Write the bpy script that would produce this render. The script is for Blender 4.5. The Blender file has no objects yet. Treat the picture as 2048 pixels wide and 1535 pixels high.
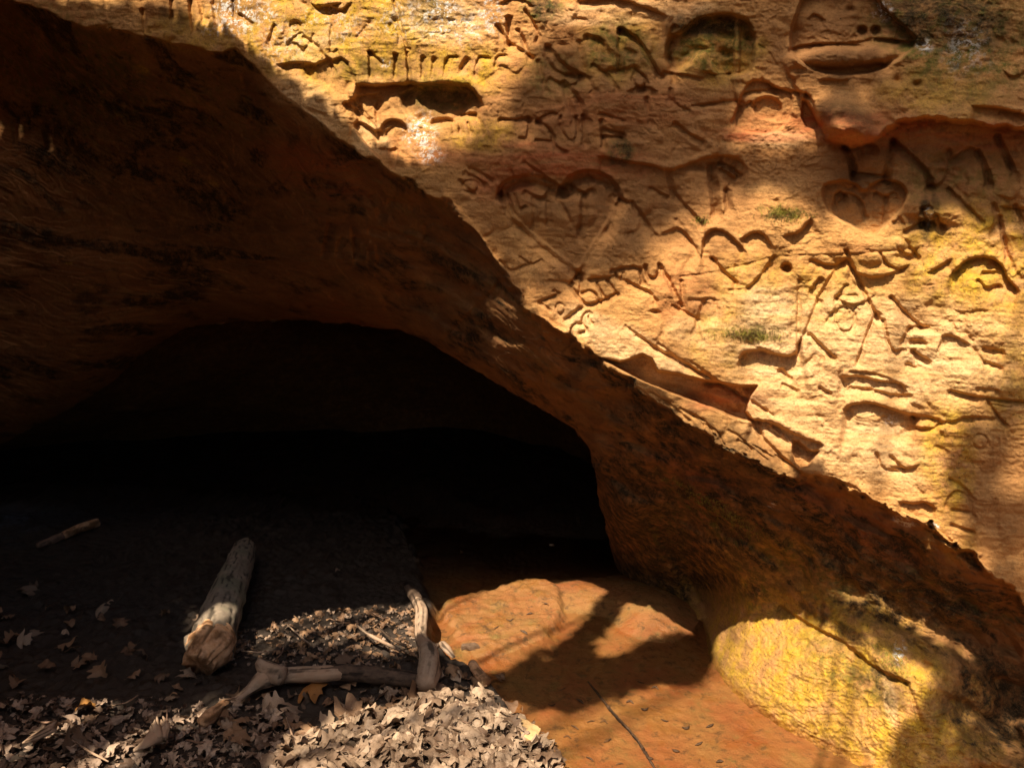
import bpy, math, random
import numpy as np

# ------------------------------------------------------------------ camera, world, sun
C = bpy.context.scene.collection
SC = bpy.context.scene
W, H, F = 2048.0, 1535.0, 1577.0            # size of the photograph, focal length in its pixels
PITCH = math.radians(8.0)
CAMH = 1.7
cd = bpy.data.cameras.new("camera"); cam = bpy.data.objects.new("camera", cd); C.objects.link(cam)
cam.location = (0, 0, CAMH); cam.rotation_euler = (math.radians(90) - PITCH, 0, 0)
cd.sensor_width = 36.0; cd.lens = F / W * 36.0; cd.clip_start = 0.05; cd.clip_end = 2000
SC.camera = cam

SUN_ELEV, SUN_AZ = math.radians(55.0), math.radians(28.0)      # sun behind the camera, to the left
D_SUN = np.array([math.cos(SUN_ELEV) * math.sin(SUN_AZ), math.cos(SUN_ELEV) * math.cos(SUN_AZ), -math.sin(SUN_ELEV)])
wd = bpy.data.worlds.new("World"); SC.world = wd; wd.use_nodes = True
nt = wd.node_tree; bg = nt.nodes["Background"]
sky = nt.nodes.new("ShaderNodeTexSky"); sky.sky_type = 'NISHITA'; sky.sun_disc = False
sky.sun_elevation = SUN_ELEV; sky.sun_rotation = math.pi + SUN_AZ
sky.dust_density = 4.0; sky.ozone_density = 0.5
nt.links.new(sky.outputs[0], bg.inputs[0]); bg.inputs[1].default_value = 0.075
sd = bpy.data.lights.new("sun", 'SUN'); so = bpy.data.objects.new("sun", sd); C.objects.link(so)
sd.energy = 5.0; sd.angle = math.radians(0.53); sd.color = (1.0, 0.86, 0.66)
from mathutils import Vector
so.rotation_euler = Vector(D_SUN).to_track_quat('-Z', 'Y').to_euler(); so.location = (-3, -6, 9)
SC.view_settings.view_transform = 'Standard'; SC.view_settings.look = 'None'
SC.view_settings.exposure = 0.88; SC.view_settings.gamma = 1.0
SC.cycles.max_bounces = 8; SC.cycles.diffuse_bounces = 5; SC.cycles.transparent_max_bounces = 12
SC.cycles.use_denoising = True
SC.cycles.caustics_reflective = False; SC.cycles.caustics_refractive = False

# ------------------------------------------------------------------ pixel <-> world
CP, SP = math.cos(PITCH), math.sin(PITCH)
def rays(px, py):
    u = (np.asarray(px, float) - W / 2) / F; v = -(np.asarray(py, float) - H / 2) / F
    return np.stack([u, CP + v * SP, -SP + v * CP], -1)
def pt(px, py, D):
    return np.array([0, 0, CAMH]) + rays(px, py) * np.asarray(D, float)[..., None]
def to_px(P):
    x = P[..., 0]; y = P[..., 1]; z = P[..., 2] - CAMH
    d = np.maximum(y * CP - z * SP, 0.7); up = y * SP + z * CP
    return W / 2 + F * x / d, H / 2 - F * up / d
def floor_at(px, py, z=0.0):
    r = rays(px, py); D = (CAMH - z) / (-r[..., 2])
    return pt(px, py, D)
def floorD(px, py, z=0.0): return float((CAMH - z) / (-rays(px, py)[2]))

# ------------------------------------------------------------------ noise
def _hash(ix, iy, seed):
    h = (ix.astype(np.int64) * 374761393 + iy.astype(np.int64) * 668265263 + seed * 1442695041) & 0xffffffff
    h = ((h ^ (h >> 13)) * 1274126177) & 0xffffffff
    return (h ^ (h >> 16)) & 0xffffffff
def perlin(x, y, seed=0):
    x0 = np.floor(x); y0 = np.floor(y); fx = (x - x0).astype(np.float32); fy = (y - y0).astype(np.float32)
    u = fx * fx * fx * (fx * (fx * 6 - 15) + 10); v = fy * fy * fy * (fy * (fy * 6 - 15) + 10)
    def g(dx, dy):
        a = _hash(x0 + dx, y0 + dy, seed).astype(np.float32) * np.float32(2 * math.pi / 4294967296.0)
        return np.cos(a) * (fx - dx) + np.sin(a) * (fy - dy)
    n0 = g(0, 0) * (1 - u) + g(1, 0) * u; n1 = g(0, 1) * (1 - u) + g(1, 1) * u
    return (n0 * (1 - v) + n1 * v) * 1.5
def fbm(x, y, seed=0, octv=4, gain=0.5, ridge=False):
    s = 0; a = 1.0; t = 0
    for o in range(octv):
        n = perlin(x * 2 ** o, y * 2 ** o, seed + 17 * o)
        s = s + a * ((1 - 2 * np.abs(n)) if ridge else n); t += a; a *= gain
    return s / t
def ss(a, b, x):
    t = np.clip((x - a) / (b - a), 0, 1); return t * t * (3 - 2 * t)
def rot(x, y, deg):
    c, s = math.cos(math.radians(deg)), math.sin(math.radians(deg)); return x * c + y * s, -x * s + y * c
def seg_vec(X, Y, pts):
    best = np.full(X.shape, 1e9, np.float32); VX = np.zeros(X.shape, np.float32); VY = VX.copy()
    for (ax, ay), (bx, by) in zip(pts[:-1], pts[1:]):
        dx, dy = bx - ax, by - ay; t = np.clip(((X - ax) * dx + (Y - ay) * dy) / (dx * dx + dy * dy + 1e-9), 0, 1)
        qx = X - ax - t * dx; qy = Y - ay - t * dy; d = np.hypot(qx, qy); m = d < best
        best = np.where(m, d, best); VX = np.where(m, qx, VX); VY = np.where(m, qy, VY)
    return best, VX, VY
def seg_dist(X, Y, pts, closed=False):
    """distance to a polyline and the signed side (positive = below / right-hand side when drawn left to right)"""
    best = np.full(X.shape, 1e9, np.float32); side = np.zeros(X.shape, np.float32)
    P = list(pts) + ([pts[0]] if closed else [])
    for (ax, ay), (bx, by) in zip(P[:-1], P[1:]):
        dx, dy = bx - ax, by - ay; L = dx * dx + dy * dy + 1e-9
        t = np.clip(((X - ax) * dx + (Y - ay) * dy) / L, 0, 1)
        d = np.hypot(X - ax - t * dx, Y - ay - t * dy)
        cr = dx * (Y - ay) - dy * (X - ax)
        m = d < best - 1e-4
        best = np.where(m, d, best); side = np.where(m, np.sign(cr), side)
    return best, side
def inside(X, Y, poly):
    r = np.zeros(X.shape, bool); n = len(poly)
    for i in range(n):
        (ax, ay), (bx, by) = poly[i], poly[(i + 1) % n]
        if ay == by: continue
        m = ((ay > Y) != (by > Y)) & (X < (bx - ax) * (Y - ay) / (by - ay) + ax)
        r ^= m
    return r
def sdf(X, Y, poly):
    d, _ = seg_dist(X, Y, poly, True); return np.where(inside(X, Y, poly), d, -d)      # positive inside
def smooth_poly(p, it=2, closed=False):
    for _ in range(it):
        q = []; n = len(p)
        if not closed: q.append(p[0])
        for i in range(n if closed else n - 1):
            a, b = p[i], p[(i + 1) % n]
            q += [(a[0] * .75 + b[0] * .25, a[1] * .75 + b[1] * .25), (a[0] * .25 + b[0] * .75, a[1] * .25 + b[1] * .75)]
        if not closed: q.append(p[-1])
        p = q
    return p

# ------------------------------------------------------------------ mesh and tag helpers
def tag(o, label=None, cat=None, group=None, kind=None):
    for k, v in (('label', label), ('category', cat), ('group', group), ('kind', kind)):
        if v: o[k] = v
    return o
def mesh_np(name, V, Q, mat, parent=None, smooth=True, attrs=None, uv=None):
    me = bpy.data.meshes.new(name); V = np.asarray(V, np.float32); Q = np.asarray(Q, np.int32)
    k = Q.shape[1]
    me.vertices.add(len(V)); me.vertices.foreach_set("co", V.ravel())
    me.loops.add(Q.size); me.loops.foreach_set("vertex_index", Q.ravel())
    me.polygons.add(len(Q)); me.polygons.foreach_set("loop_start", np.arange(0, Q.size, k, dtype=np.int32))
    me.polygons.foreach_set("use_smooth", np.full(len(Q), smooth))
    for an, A in (attrs or {}).items():
        at = me.attributes.new(an, 'FLOAT_COLOR', 'POINT'); at.data.foreach_set("color", np.asarray(A, np.float32).ravel())
    me.update(calc_edges=True); me.validate()
    if mat: me.materials.append(mat)
    o = bpy.data.objects.new(name, me); C.objects.link(o)
    if parent is not None: o.parent = parent
    return o
def grid_quads(ny, nx, keep=None):
    i = np.arange(ny * nx).reshape(ny, nx)
    Q = np.stack([i[:-1, :-1], i[1:, :-1], i[1:, 1:], i[:-1, 1:]], -1).reshape(-1, 4)
    if keep is not None: Q = Q[keep.reshape(-1)]
    return Q
def compact(V, Q, A):
    used = np.unique(Q); m = np.full(len(V), -1, np.int64); m[used] = np.arange(len(used))
    return V[used], m[Q], {k: a[used] for k, a in A.items()}
def empty(name, loc=(0, 0, 0), rz=0):
    o = bpy.data.objects.new(name, None); C.objects.link(o); o.location = loc; o.rotation_euler = (0, 0, rz)
    o.empty_display_size = 0.05
    return o

# ------------------------------------------------------------------ materials
class NB:
    def __init__(s, name):
        s.m = bpy.data.materials.new(name); s.m.use_nodes = True; s.t = s.m.node_tree
        s.b = s.t.nodes["Principled BSDF"]; s.out = s.t.nodes["Material Output"]
    def n(s, ty, **kw):
        nd = s.t.nodes.new(ty)
        for k, v in kw.items():
            if k[0] == '_': nd.inputs[int(k[1:])].default_value = v
            else: setattr(nd, k, v)
        return nd
    def l(s, a, b): s.t.links.new(a, b)
    def co(s, scale=(1, 1, 1), rotd=(0, 0, 0)):
        tc = s.n("ShaderNodeTexCoord"); mp = s.n("ShaderNodeMapping"); mp.inputs['Scale'].default_value = scale
        mp.inputs['Rotation'].default_value = [math.radians(a) for a in rotd]
        s.l(tc.outputs['Object'], mp.inputs[0]); return mp.outputs[0]
    def noise(s, co, scale, detail=5, rough=.55, dist=0.0):
        nd = s.n("ShaderNodeTexNoise"); nd.inputs['Scale'].default_value = scale; nd.inputs['Detail'].default_value = detail
        nd.inputs['Roughness'].default_value = rough; nd.inputs['Distortion'].default_value = dist
        s.l(co, nd.inputs['Vector']); return nd.outputs['Fac']
    def ramp(s, fac, stops):
        r = s.n("ShaderNodeValToRGB"); e = r.color_ramp.elements
        while len(e) < len(stops): e.new(0.5)
        for el, (p, c) in zip(e, stops):
            el.position = p; el.color = (c, c, c, 1) if isinstance(c, (int, float)) else (*c, 1)
        s.l(fac, r.inputs[0]); return r.outputs[0]
    def mix(s, fac, a, b, mode='MIX'):
        m = s.n("ShaderNodeMix", data_type='RGBA', blend_type=mode)
        for i, v in ((0, fac), (6, a), (7, b)):
            if hasattr(v, 'links'): s.l(v, m.inputs[i])
            else: m.inputs[i].default_value = v if i == 0 else (*v, 1)
        return m.outputs[2]
    def math(s, op, a, b=0.0):
        m = s.n("ShaderNodeMath", operation=op)
        for i, v in ((0, a), (1, b)):
            if hasattr(v, 'links'): s.l(v, m.inputs[i])
            else: m.inputs[i].default_value = v
        return m.outputs[0]
    def attr(s, name):
        a = s.n("ShaderNodeAttribute"); a.attribute_name = name
        sp = s.n("ShaderNodeSeparateColor"); s.l(a.outputs['Color'], sp.inputs[0])
        return sp.outputs[0], sp.outputs[1], sp.outputs[2], a.outputs['Alpha']
    def bump(s, h, strength, dist, prev=None):
        b = s.n("ShaderNodeBump"); b.inputs['Strength'].default_value = strength; b.inputs['Distance'].default_value = dist
        s.l(h, b.inputs['Height'])
        if prev: s.l(prev, b.inputs['Normal'])
        return b.outputs[0]
    def fin(s, col, rough=.9, normal=None, spec=.25):
        if hasattr(col, 'links'): s.l(col, s.b.inputs['Base Color'])
        else: s.b.inputs['Base Color'].default_value = (*col, 1)
        if hasattr(rough, 'links'): s.l(rough, s.b.inputs['Roughness'])
        else: s.b.inputs['Roughness'].default_value = rough
        s.b.inputs['Specular IOR Level'].default_value = spec
        if normal: s.l(normal, s.b.inputs['Normal'])
        return s.m

def mat_rock():
    k = NB("sandstone")
    co = k.co(); cs = k.co((1, 1, 7), (4, -3, 0)); cg = k.co((1, 1, 5), (0, 32, 0))
    yel, red, dark, lich = k.attr("m1"); green, pale, over, wet = k.attr("m2")
    big = k.noise(co, 1.3, 4); fine = k.noise(co, 55, 6, .7); mid = k.noise(co, 9, 6, .62); bed = k.noise(cs, 5, 7, .65, .6)
    c = k.mix(k.ramp(bed, [(.3, 0), (.7, 1)]), (.52, .25, .082), (.67, .375, .145))
    c = k.mix(k.ramp(mid, [(.35, 0), (.75, 1)]), c, (.47, .205, .07))
    c = k.mix(k.ramp(big, [(.35, 0), (.7, .55)]), c, (.56, .32, .10))
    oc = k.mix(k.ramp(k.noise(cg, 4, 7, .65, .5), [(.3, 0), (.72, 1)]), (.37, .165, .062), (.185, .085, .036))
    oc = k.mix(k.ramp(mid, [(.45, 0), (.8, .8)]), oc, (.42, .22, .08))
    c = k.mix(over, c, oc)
    nred = k.ramp(k.noise(cs, 4, 7, .6, .8), [(.33, 0), (.6, 1)])
    c = k.mix(k.math('MULTIPLY', red, nred), c, (.42, .12, .045))
    ny = k.ramp(k.noise(co, 14, 7, .65), [(.38, 0), (.62, 1)])
    c = k.mix(k.math('MULTIPLY', yel, ny), c, (.53, .32, .035))
    c = k.mix(k.math('MULTIPLY', pale, k.ramp(bed, [(.3, .2), (.65, .9)])), c, (.78, .54, .29))
    ng = k.ramp(k.noise(co, 30, 7, .7), [(.42, 0), (.60, 1)])
    c = k.mix(k.math('MULTIPLY', green, ng), c, (.115, .115, .02))
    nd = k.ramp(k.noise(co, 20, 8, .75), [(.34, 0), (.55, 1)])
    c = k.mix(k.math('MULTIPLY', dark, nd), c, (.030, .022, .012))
    nl = k.ramp(k.noise(co, 45, 6, .75), [(.50, 0), (.56, 1)])
    c = k.mix(k.math('MULTIPLY', lich, nl), c, (.72, .72, .70))
    sp = k.ramp(k.noise(co, 85, 4, .8), [(.56, 0), (.62, 1)])
    c = k.mix(k.math('MULTIPLY', k.math('MULTIPLY', sp, yel), .75), c, (.10, .07, .015))
    # grain and little dark pores
    c = k.mix(k.ramp(fine, [(.32, .5), (.48, 0)]), c, (.16, .07, .025))
    c = k.mix(k.ramp(k.noise(co, 150, 3, .8), [(.36, .45), (.5, 0), (.64, 0), (.72, .35)]), c, (.22, .12, .05))
    v = k.n("ShaderNodeTexVoronoi"); v.inputs['Scale'].default_value = 38; k.l(co, v.inputs['Vector'])
    pore = k.ramp(v.outputs['Distance'], [(.05, 1), (.12, 0)])
    pore = k.math('MULTIPLY', pore, k.ramp(k.noise(co, 6, 3), [(.52, 0), (.6, 1)]))
    c = k.mix(k.math('MULTIPLY', pore, .8), c, (.07, .035, .015))
    n = k.bump(k.math('MULTIPLY', fine, k.math('SUBTRACT', 1.0, k.math('MULTIPLY', yel, .6))), .5, .0055)
    n = k.bump(k.noise(co, 150, 3, .8), .7, .003, n)
    n = k.bump(k.math('MULTIPLY', k.noise(cs, 16, 6, .7, .4), k.math('SUBTRACT', 1.0, k.math('MAXIMUM', over, yel))), .25, .008, n)
    n = k.bump(k.math('MULTIPLY', k.noise(co, 24, 8, .75), over), .5, .010, n)
    return k.fin(c, .93, n, .15)

def mat_ground():
    k = NB("wet_earth"); co = k.co()
    silt, soil, crust, wet = k.attr("g1")
    a = k.noise(co, 3.0, 6, .6); b = k.noise(co, 22, 8, .72); f = k.noise(co, 90, 5, .7)
    s = k.mix(k.ramp(a, [(.35, 0), (.65, 1)]), (.28, .092, .028), (.29, .150, .045))
    s = k.mix(k.ramp(k.noise(co, 5.5, 6, .6), [(.5, 0), (.72, .8)]), s, (.22, .14, .04))
    s = k.mix(k.ramp(b, [(.54, 0), (.64, .85)]), s, (.10, .05, .018))
    s = k.mix(k.ramp(k.noise(co, 9, 8, .75), [(.56, 0), (.68, .7)]), s, (.17, .13, .035))
    s = k.mix(k.ramp(f, [(.3, .45), (.46, 0)]), s, (.20, .06, .015))
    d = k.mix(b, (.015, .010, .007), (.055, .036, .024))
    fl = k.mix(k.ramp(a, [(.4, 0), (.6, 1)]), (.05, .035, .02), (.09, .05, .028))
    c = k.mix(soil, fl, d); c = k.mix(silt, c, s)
    n = k.bump(b, .55, .02); n = k.bump(f, .6, .006, n)
    r = k.mix(wet, (.92, .92, .92), k.ramp(b, [(.4, .18), (.62, .6)]))
    return k.fin(c, r, n, .4)

def mat_simple(name, c1, c2, scale=20, rough=.85, bumpd=.004, stretch=(1, 1, 1), c3=None, spec=.25, fib=False):
    k = NB(name); co = k.co(stretch); a = k.noise(co, scale, 7, .68); c = k.mix(k.ramp(a, [(.32, 0), (.68, 1)]), c1, c2)
    if c3:
        c = k.mix(k.ramp(k.noise(co, scale * .3, 5, .6), [(.5, 0), (.62, 1)]), c, c3)
    if fib:
        f = k.attr("fib")[0]; c = k.mix(k.ramp(f, [(.12, .85), (.42, 0)]), c, tuple(v * .22 for v in c1)); c = k.mix(k.ramp(f, [(.6, 0), (.95, .5)]), c, c2)
    n = k.bump(a, .6, bumpd); n = k.bump(k.noise(co, scale * 6, 4, .7), .4, bumpd * .35, n)
    return k.fin(c, rough, n, spec)

def mat_leaf(name, c1, c2, c3):
    k = NB(name); co = k.co(); oi = k.n("ShaderNodeObjectInfo"); at = k.attr("tone")
    r = k.math('FRACT', k.math('ADD', oi.outputs['Random'], at[0]))
    c = k.mix(k.ramp(r, [(0, 0), (.5, .45), (1, 1)]), c1, c2)
    c = k.mix(k.ramp(k.noise(co, 60, 5, .6), [(.48, 0), (.7, .8)]), c, c3)
    n = k.bump(k.noise(co, 90, 4), .4, .004)
    return k.fin(c, .62, n, .35)

def mat_water():
    k = NB("shallow_water"); co = k.co()
    t = k.n("ShaderNodeBsdfTransparent"); t.inputs[0].default_value = (.97, .92, .86, 1)
    g = k.n("ShaderNodeBsdfGlossy"); g.inputs['Roughness'].default_value = .03
    fr = k.n("ShaderNodeFresnel"); fr.inputs[0].default_value = 1.33
    mx = k.n("ShaderNodeMixShader"); k.l(fr.outputs[0], mx.inputs[0]); k.l(t.outputs[0], mx.inputs[1]); k.l(g.outputs[0], mx.inputs[2])
    n = k.bump(k.noise(co, 14, 3, .5, .3), .25, .01); k.l(n, g.inputs['Normal']); k.l(n, fr.inputs['Normal'])
    k.l(mx.outputs[0], k.out.inputs[0]); k.t.nodes.remove(k.b)
    return k.m

M = dict(rock=mat_rock(), ground=mat_ground(), water=mat_water())

# ------------------------------------------------------------------ the rock: base shape as distance from the viewpoint
N_FACE = np.array([0.35, 1.0, 0.0]); C_FACE = 2.9
def q_face(PX, PY):
    r = rays(PX, PY); return (r @ N_FACE) / (C_FACE - N_FACE[2] * CAMH)
LIP = [(-1200, -260), (-300, -60), (60, 10), (130, 40), (185, 55), (250, 62), (330, 84), (400, 98), (470, 100), (502, 126),
       (520, 140), (556, 178), (575, 200), (620, 228), (650, 250), (700, 288), (760, 325), (800, 352), (860, 378), (920, 420), (960, 470),
       (1000, 530), (1040, 585), (1062, 615), (1110, 655), (1180, 695), (1236, 742), (1290, 785), (1340, 820), (1400, 855), (1450, 885), (1480, 905),
       (1510, 925), (1560, 945), (1610, 948), (1660, 962), (1700, 968), (1720, 985), (1780, 1005), (1840, 1040), (1890, 1075), (1940, 1095),
       (2010, 1160), (2060, 1200), (2300, 1380), (2700, 1500), (3200, 1560)]
def fD(px, py): return float(1 / q_face(px, py))
CTRL = [(px, py, fD(px, py)) for px, py in LIP[::2]]
CTRL += [(1196, 985, 3.85), (1222, 1080, 4.15), (1255, 1150, 4.3), (1300, 1170, 4.15), (1290, 1060, 3.72), (0, 100, 3.95), (250, 250, 3.75), (0, 330, 4.1), (480, 300, 3.62), (0, 600, 4.35), (250, 520, 4.2), (620, 420, 3.62), (700, 560, 3.72),
         (0, 860, 4.6), (150, 800, 4.6), (280, 700, 4.5), (380, 650, 4.4), (600, 640, 4.15), (800, 660, 3.8), (900, 710, 3.6), (1000, 770, 3.45),
         (1080, 815, 3.38), (1150, 860, 3.35), (900, 560, 3.3), (1050, 720, 3.15), (1200, 820, 3.1), (1200, 930, 3.4), (1250, 1010, 3.5), (1300, 900, 3.05), (1340, 1110, 3.8),
         (1400, 1000, 3.15), (1450, 1120, 3.35), (1400, 1190, 4.0), (1500, 1050, 3.0), (1560, 1140, 3.12), (1560, 1205, 3.28), (1480, 1230, 3.45), (1650, 1150, 2.95), (1720, 1270, 2.88),
         (1800, 1200, 2.80), (1910, 1340, 2.66), (1950, 1230, 2.70), (2048, 1400, 2.72), (2048, 1300, 2.68), (2300, 1600, 2.4), (2300, 1480, 2.4), (1600, 1330, 3.02), (1700, 1400, 2.86), (1800, 1400, 2.74)]
for px, py in [(1405, 1240), (1425, 1310), (1500, 1400), (1560, 1435), (1640, 1475), (1790, 1545), (1960, 1680)]:
    CTRL.append((px, py, floorD(px, py)))
for px, py in [(1340, 1330), (1400, 1440), (1560, 1540), (1740, 1660), (1275, 1290)]:
    CTRL.append((px, py, floorD(px, py, -0.25)))
CT = np.array(CTRL)
def tps_fit(P, v):
    n = len(P); S = 1000.0; X = P / S
    r = np.hypot(X[:, None, 0] - X[None, :, 0], X[:, None, 1] - X[None, :, 1]); K = r * r * np.log(r + 1e-9)
    A = np.zeros((n + 3, n + 3)); A[:n, :n] = K + 1e-4 * np.eye(n); A[:n, n] = 1; A[:n, n + 1:] = X; A[n, :n] = 1; A[n + 1:, :n] = X.T
    w = np.linalg.solve(A, np.concatenate([v, [0, 0, 0]]))
    def f(px, py):
        x = px / S; y = py / S; out = w[n] + w[n + 1] * x + w[n + 2] * y
        for i in range(n):
            rr = (x - X[i, 0]) ** 2 + (y - X[i, 1]) ** 2; out = out + w[i] * .5 * rr * np.log(rr + 1e-9)
        return out
    return f
tps = tps_fit(CT[:, :2], 1 / CT[:, 2])
HOLE_EDGE = [(-1300, 1150), (-300, 960), (0, 890), (150, 812), (230, 760), (290, 705), (370, 655), (480, 642), (600, 640), (700, 648), (800, 660), (850, 680),
             (900, 712), (960, 745), (1000, 772), (1080, 815), (1150, 858), (1180, 900), (1190, 950), (1200, 1010), (1215, 1070), (1232, 1130), (1252, 1190)]
HOLE = HOLE_EDGE + [(1290, 1250), (1340, 1300), (1400, 1420), (1530, 1520), (1700, 1640), (1900, 1900), (2000, 3200), (-1300, 3200)]

step = 1.7
xs = np.concatenate([np.linspace(-1300, -60, 70)[:-1], np.arange(-60, 2110, step), np.linspace(2110, 3200, 60)[1:]])
ys = np.concatenate([-60 - np.cumsum(np.linspace(4, 60, 60))[::-1], np.arange(-60, 1700, step), np.linspace(1700, 2300, 20)[1:]])
PX, PY = np.meshgrid(xs, ys); PX = PX.astype(np.float64); PY = PY.astype(np.float64)
# coarse evaluation of the smooth base, then interpolation
cx = np.linspace(xs[0], xs[-1], 260); cy = np.linspace(ys[0], ys[-1], 220); CX, CY = np.meshgrid(cx, cy); CQ = tps(CX, CY)
def bilin(A, gx, gy, x, y):
    i = np.clip(np.searchsorted(gx, x) - 1, 0, len(gx) - 2); j = np.clip(np.searchsorted(gy, y) - 1, 0, len(gy) - 2)
    tx = (x - gx[i]) / (gx[i + 1] - gx[i]); ty = (y - gy[j]) / (gy[j + 1] - gy[j])
    return (A[j][:, i] * (1 - ty)[:, None] * (1 - tx) + A[j][:, i + 1] * (1 - ty)[:, None] * tx + A[j + 1][:, i] * ty[:, None] * (1 - tx) + A[j + 1][:, i + 1] * ty[:, None] * tx)
QT = np.maximum(bilin(CQ, cx, cy, xs, ys), 0.12)
jx, jy = rot(PX, PY, 33)
jf = fbm(jx / 46, jy / 60, 7, 4, .6)
jag = 26 * fbm(PX / 70, PY / 70, 5, 4) + 10 * fbm(jx / 40, jy / 14, 6, 4, .6) + 34 * np.clip(jf - .12, 0, 1) * ss(1150, 1350, PX)
jag = jag * (.45 + .75 * ss(500, 1100, PX))
dl, sdl = seg_dist(PX, PY, LIP); LD = dl * sdl + jag                     # signed distance below the lip, in pixels
QF = q_face(PX, PY)
wl = ss(0, 5, LD)
Q = QF + wl * (np.minimum(QT, QF) - QF)
OV = ss(-2, 4, LD)                                                         # 1 on the overhang, 0 on the face

# ------------------------------------------------------------------ relief (metres towards the viewer)
Hh = np.zeros(PX.shape, np.float64)
ux, uy = PX, PY
face = 1 - OV
bx, by = rot(ux, uy, 5)
Hf = .035 * fbm(ux / 420, uy / 300, 1, 3) + .012 * fbm(bx / 110, by / 60, 2, 4) + .0022 * fbm(bx / 110, by / 10, 3, 3) \
     + .0022 * fbm(ux / 14, uy / 11, 4, 3) + .0010 * perlin(ux / 4.5, uy / 4.5, 9)
rough = ss(.05, .45, fbm(ux / 160, uy / 120, 23, 3))
def terrace(a, b, k, lo=.16):
    t = a * k; f = t - np.floor(t); return (np.floor(t) + ss(0, lo, f) * .8 + .2 * f) / k
tn = fbm(ux / 210 + .4 * fbm(ux / 60, uy / 60, 27, 2), uy / 105, 26, 4, .5); patch = ss(-.05, .3, fbm(ux / 170, uy / 130, 28, 3))
Hf += patch * .028 * (terrace(tn, 0, 7) - tn)
tn2 = fbm(ux / 60, uy / 34, 29, 3); Hf += ss(.0, .35, fbm(ux / 120, uy / 90, 30, 3)) * .009 * (terrace(tn2, 0, 6) - tn2)
Hf += .0035 * np.clip(fbm(ux / 34, uy / 30, 37, 3) - .22, 0, 1) * -6 * .5
Hf += .6 * rough * (.006 * fbm(ux / 26, uy / 20, 24, 3, .6, True) + .0025 * perlin(ux / 7, uy / 7, 25))
cz = fbm(ux / 95 + .5 * fbm(ux / 50, uy / 50, 36, 2), uy / 80, 34, 2); cz2 = perlin(ux / 44 + .4 * cz, uy / 38, 35)
Hf -= .008 * ss(.0, 1, 1 - 3 * np.abs(cz)) * ss(-.1, .3, perlin(ux / 130, uy / 130, 40)) + .004 * ss(.1, 1, 1 - 1.8 * np.abs(cz2)) * ss(.0, .3, perlin(ux / 120, uy / 120, 39))
# overhang: streaks that run down to the right, flattening out on the left above the cave mouth
ang = 33
ox, oy = rot(ux, uy, ang); o2x, o2y = rot(ux, uy, 7); wB = ss(330, 520, PY) * ss(900, 450, PX)
def N2(sx_, sy_, seed, o=3, g=.5, r=False):
    return (1 - wB) * fbm(ox / sx_, (oy + wob) / sy_, seed, o, g, r) + wB * fbm(o2x / (sx_ * 1.5), (o2y + .5 * wob) / sy_, seed + 200, o, g, r)
wob = 60 * fbm(ux / 300, uy / 300, 12, 2)
Ho = .05 * N2(420, 150, 13, 3) + .020 * N2(170, 44, 14, 4, .6) + .004 * N2(52, 26, 15, 4, .55) + .0025 * fbm(ux / 20, uy / 15, 16, 3) + .0014 * perlin(ux / 5, uy / 5, 17)
ridge_zone = ss(0, 40, LD)
rx_, ry_ = rot(PX - 1660, PY - 1370, 38); RAMP = ss(1.25, .75, np.sqrt((rx_ / 330) ** 2 + (ry_ / 150) ** 2))
ton = N2(190, 70, 18, 4); Ho += .07 * (terrace(ton, 0, 6, .12) - ton) * (1 - RAMP)
Ho = Ho * (1 - .8 * RAMP) + RAMP * (.02 * fbm(ux / 90, uy / 90, 19, 4) + .003 * fbm(ux / 22, uy / 22, 20, 3, .6) + .05 * (terrace(ton, 0, 7, .2) - ton) + .0012 * fbm(ux / 5, uy / 5, 21, 2))
Hh = face * Hf + OV * (Ho * (0.25 + .75 * ridge_zone) + .0)

def box(x0, x1, y0, y1, m):
    i0, i1 = np.searchsorted(xs, [x0 - m, x1 + m]); j0, j1 = np.searchsorted(ys, [y0 - m, y1 + m])
    return slice(max(j0, 0), j1), slice(max(i0, 0), i1)
WX = 2.0 * fbm(PX / 22, PY / 22, 31, 4, .62); WY = 2.0 * fbm(PX / 22, PY / 22, 32, 4, .62)
VAR = np.clip(.95 + .7 * fbm(PX / 40, PY / 40, 33, 3), .5, 1.4)
def reg(pts, m):
    a = np.array(pts, float); s = box(a[:, 0].min(), a[:, 0].max(), a[:, 1].min(), a[:, 1].max(), m)
    return s, PX[s] + WX[s], PY[s] + WY[s]
def groove(pts, w=6, d=.011, sm=1):
    if sm: pts = smooth_poly(pts, sm)
    s, X, Y = reg(pts, w * 5); dd, vx, vy = seg_vec(X, Y, pts); v = VAR[s]
    # a knife cut: a steep wall on the upper / left flank, the other flank worn back slowly
    c = (-.40 * vx - .92 * vy) / (dd + 1e-3); ww = w * (.7 + .3 * v); lt = ww * np.where(c > 0, .55 + .25 * (1 - c), .75 + 1.3 * np.clip(-c, 0, 1))
    Hh[s] -= d * v * (np.clip(1 - dd / lt, 0, 1) ** .85 + .22 * np.exp(-(dd / (2.2 * w)) ** 2))
def stp(pts, d=.02, edge=4, ln=45, sm=1):
    """a small ledge: the rock below / right of the line is set back and comes forward again over ln pixels"""
    if sm: pts = smooth_poly(pts, sm)
    s, X, Y = reg(pts, ln * 3); dd, si = seg_dist(X, Y, pts); sg = dd * si
    # fade past the two ends
    (ax, ay), (bx_, by_) = pts[0], pts[-1]; L = math.hypot(bx_ - ax, by_ - ay) + 1e-6; tt = ((X - ax) * (bx_ - ax) + (Y - ay) * (by_ - ay)) / L
    endf = ss(-10, 6, tt) * ss(-10, 6, L - tt)
    Hh[s] -= d * ss(-edge / 2, edge, sg) * np.exp(-np.clip(sg, 0, None) / ln) * endf * (.55 + .5 * VAR[s]) - d * .15 * np.exp(-((sg + edge * 1.5) / (edge * 1.6)) ** 2) * endf
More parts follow.
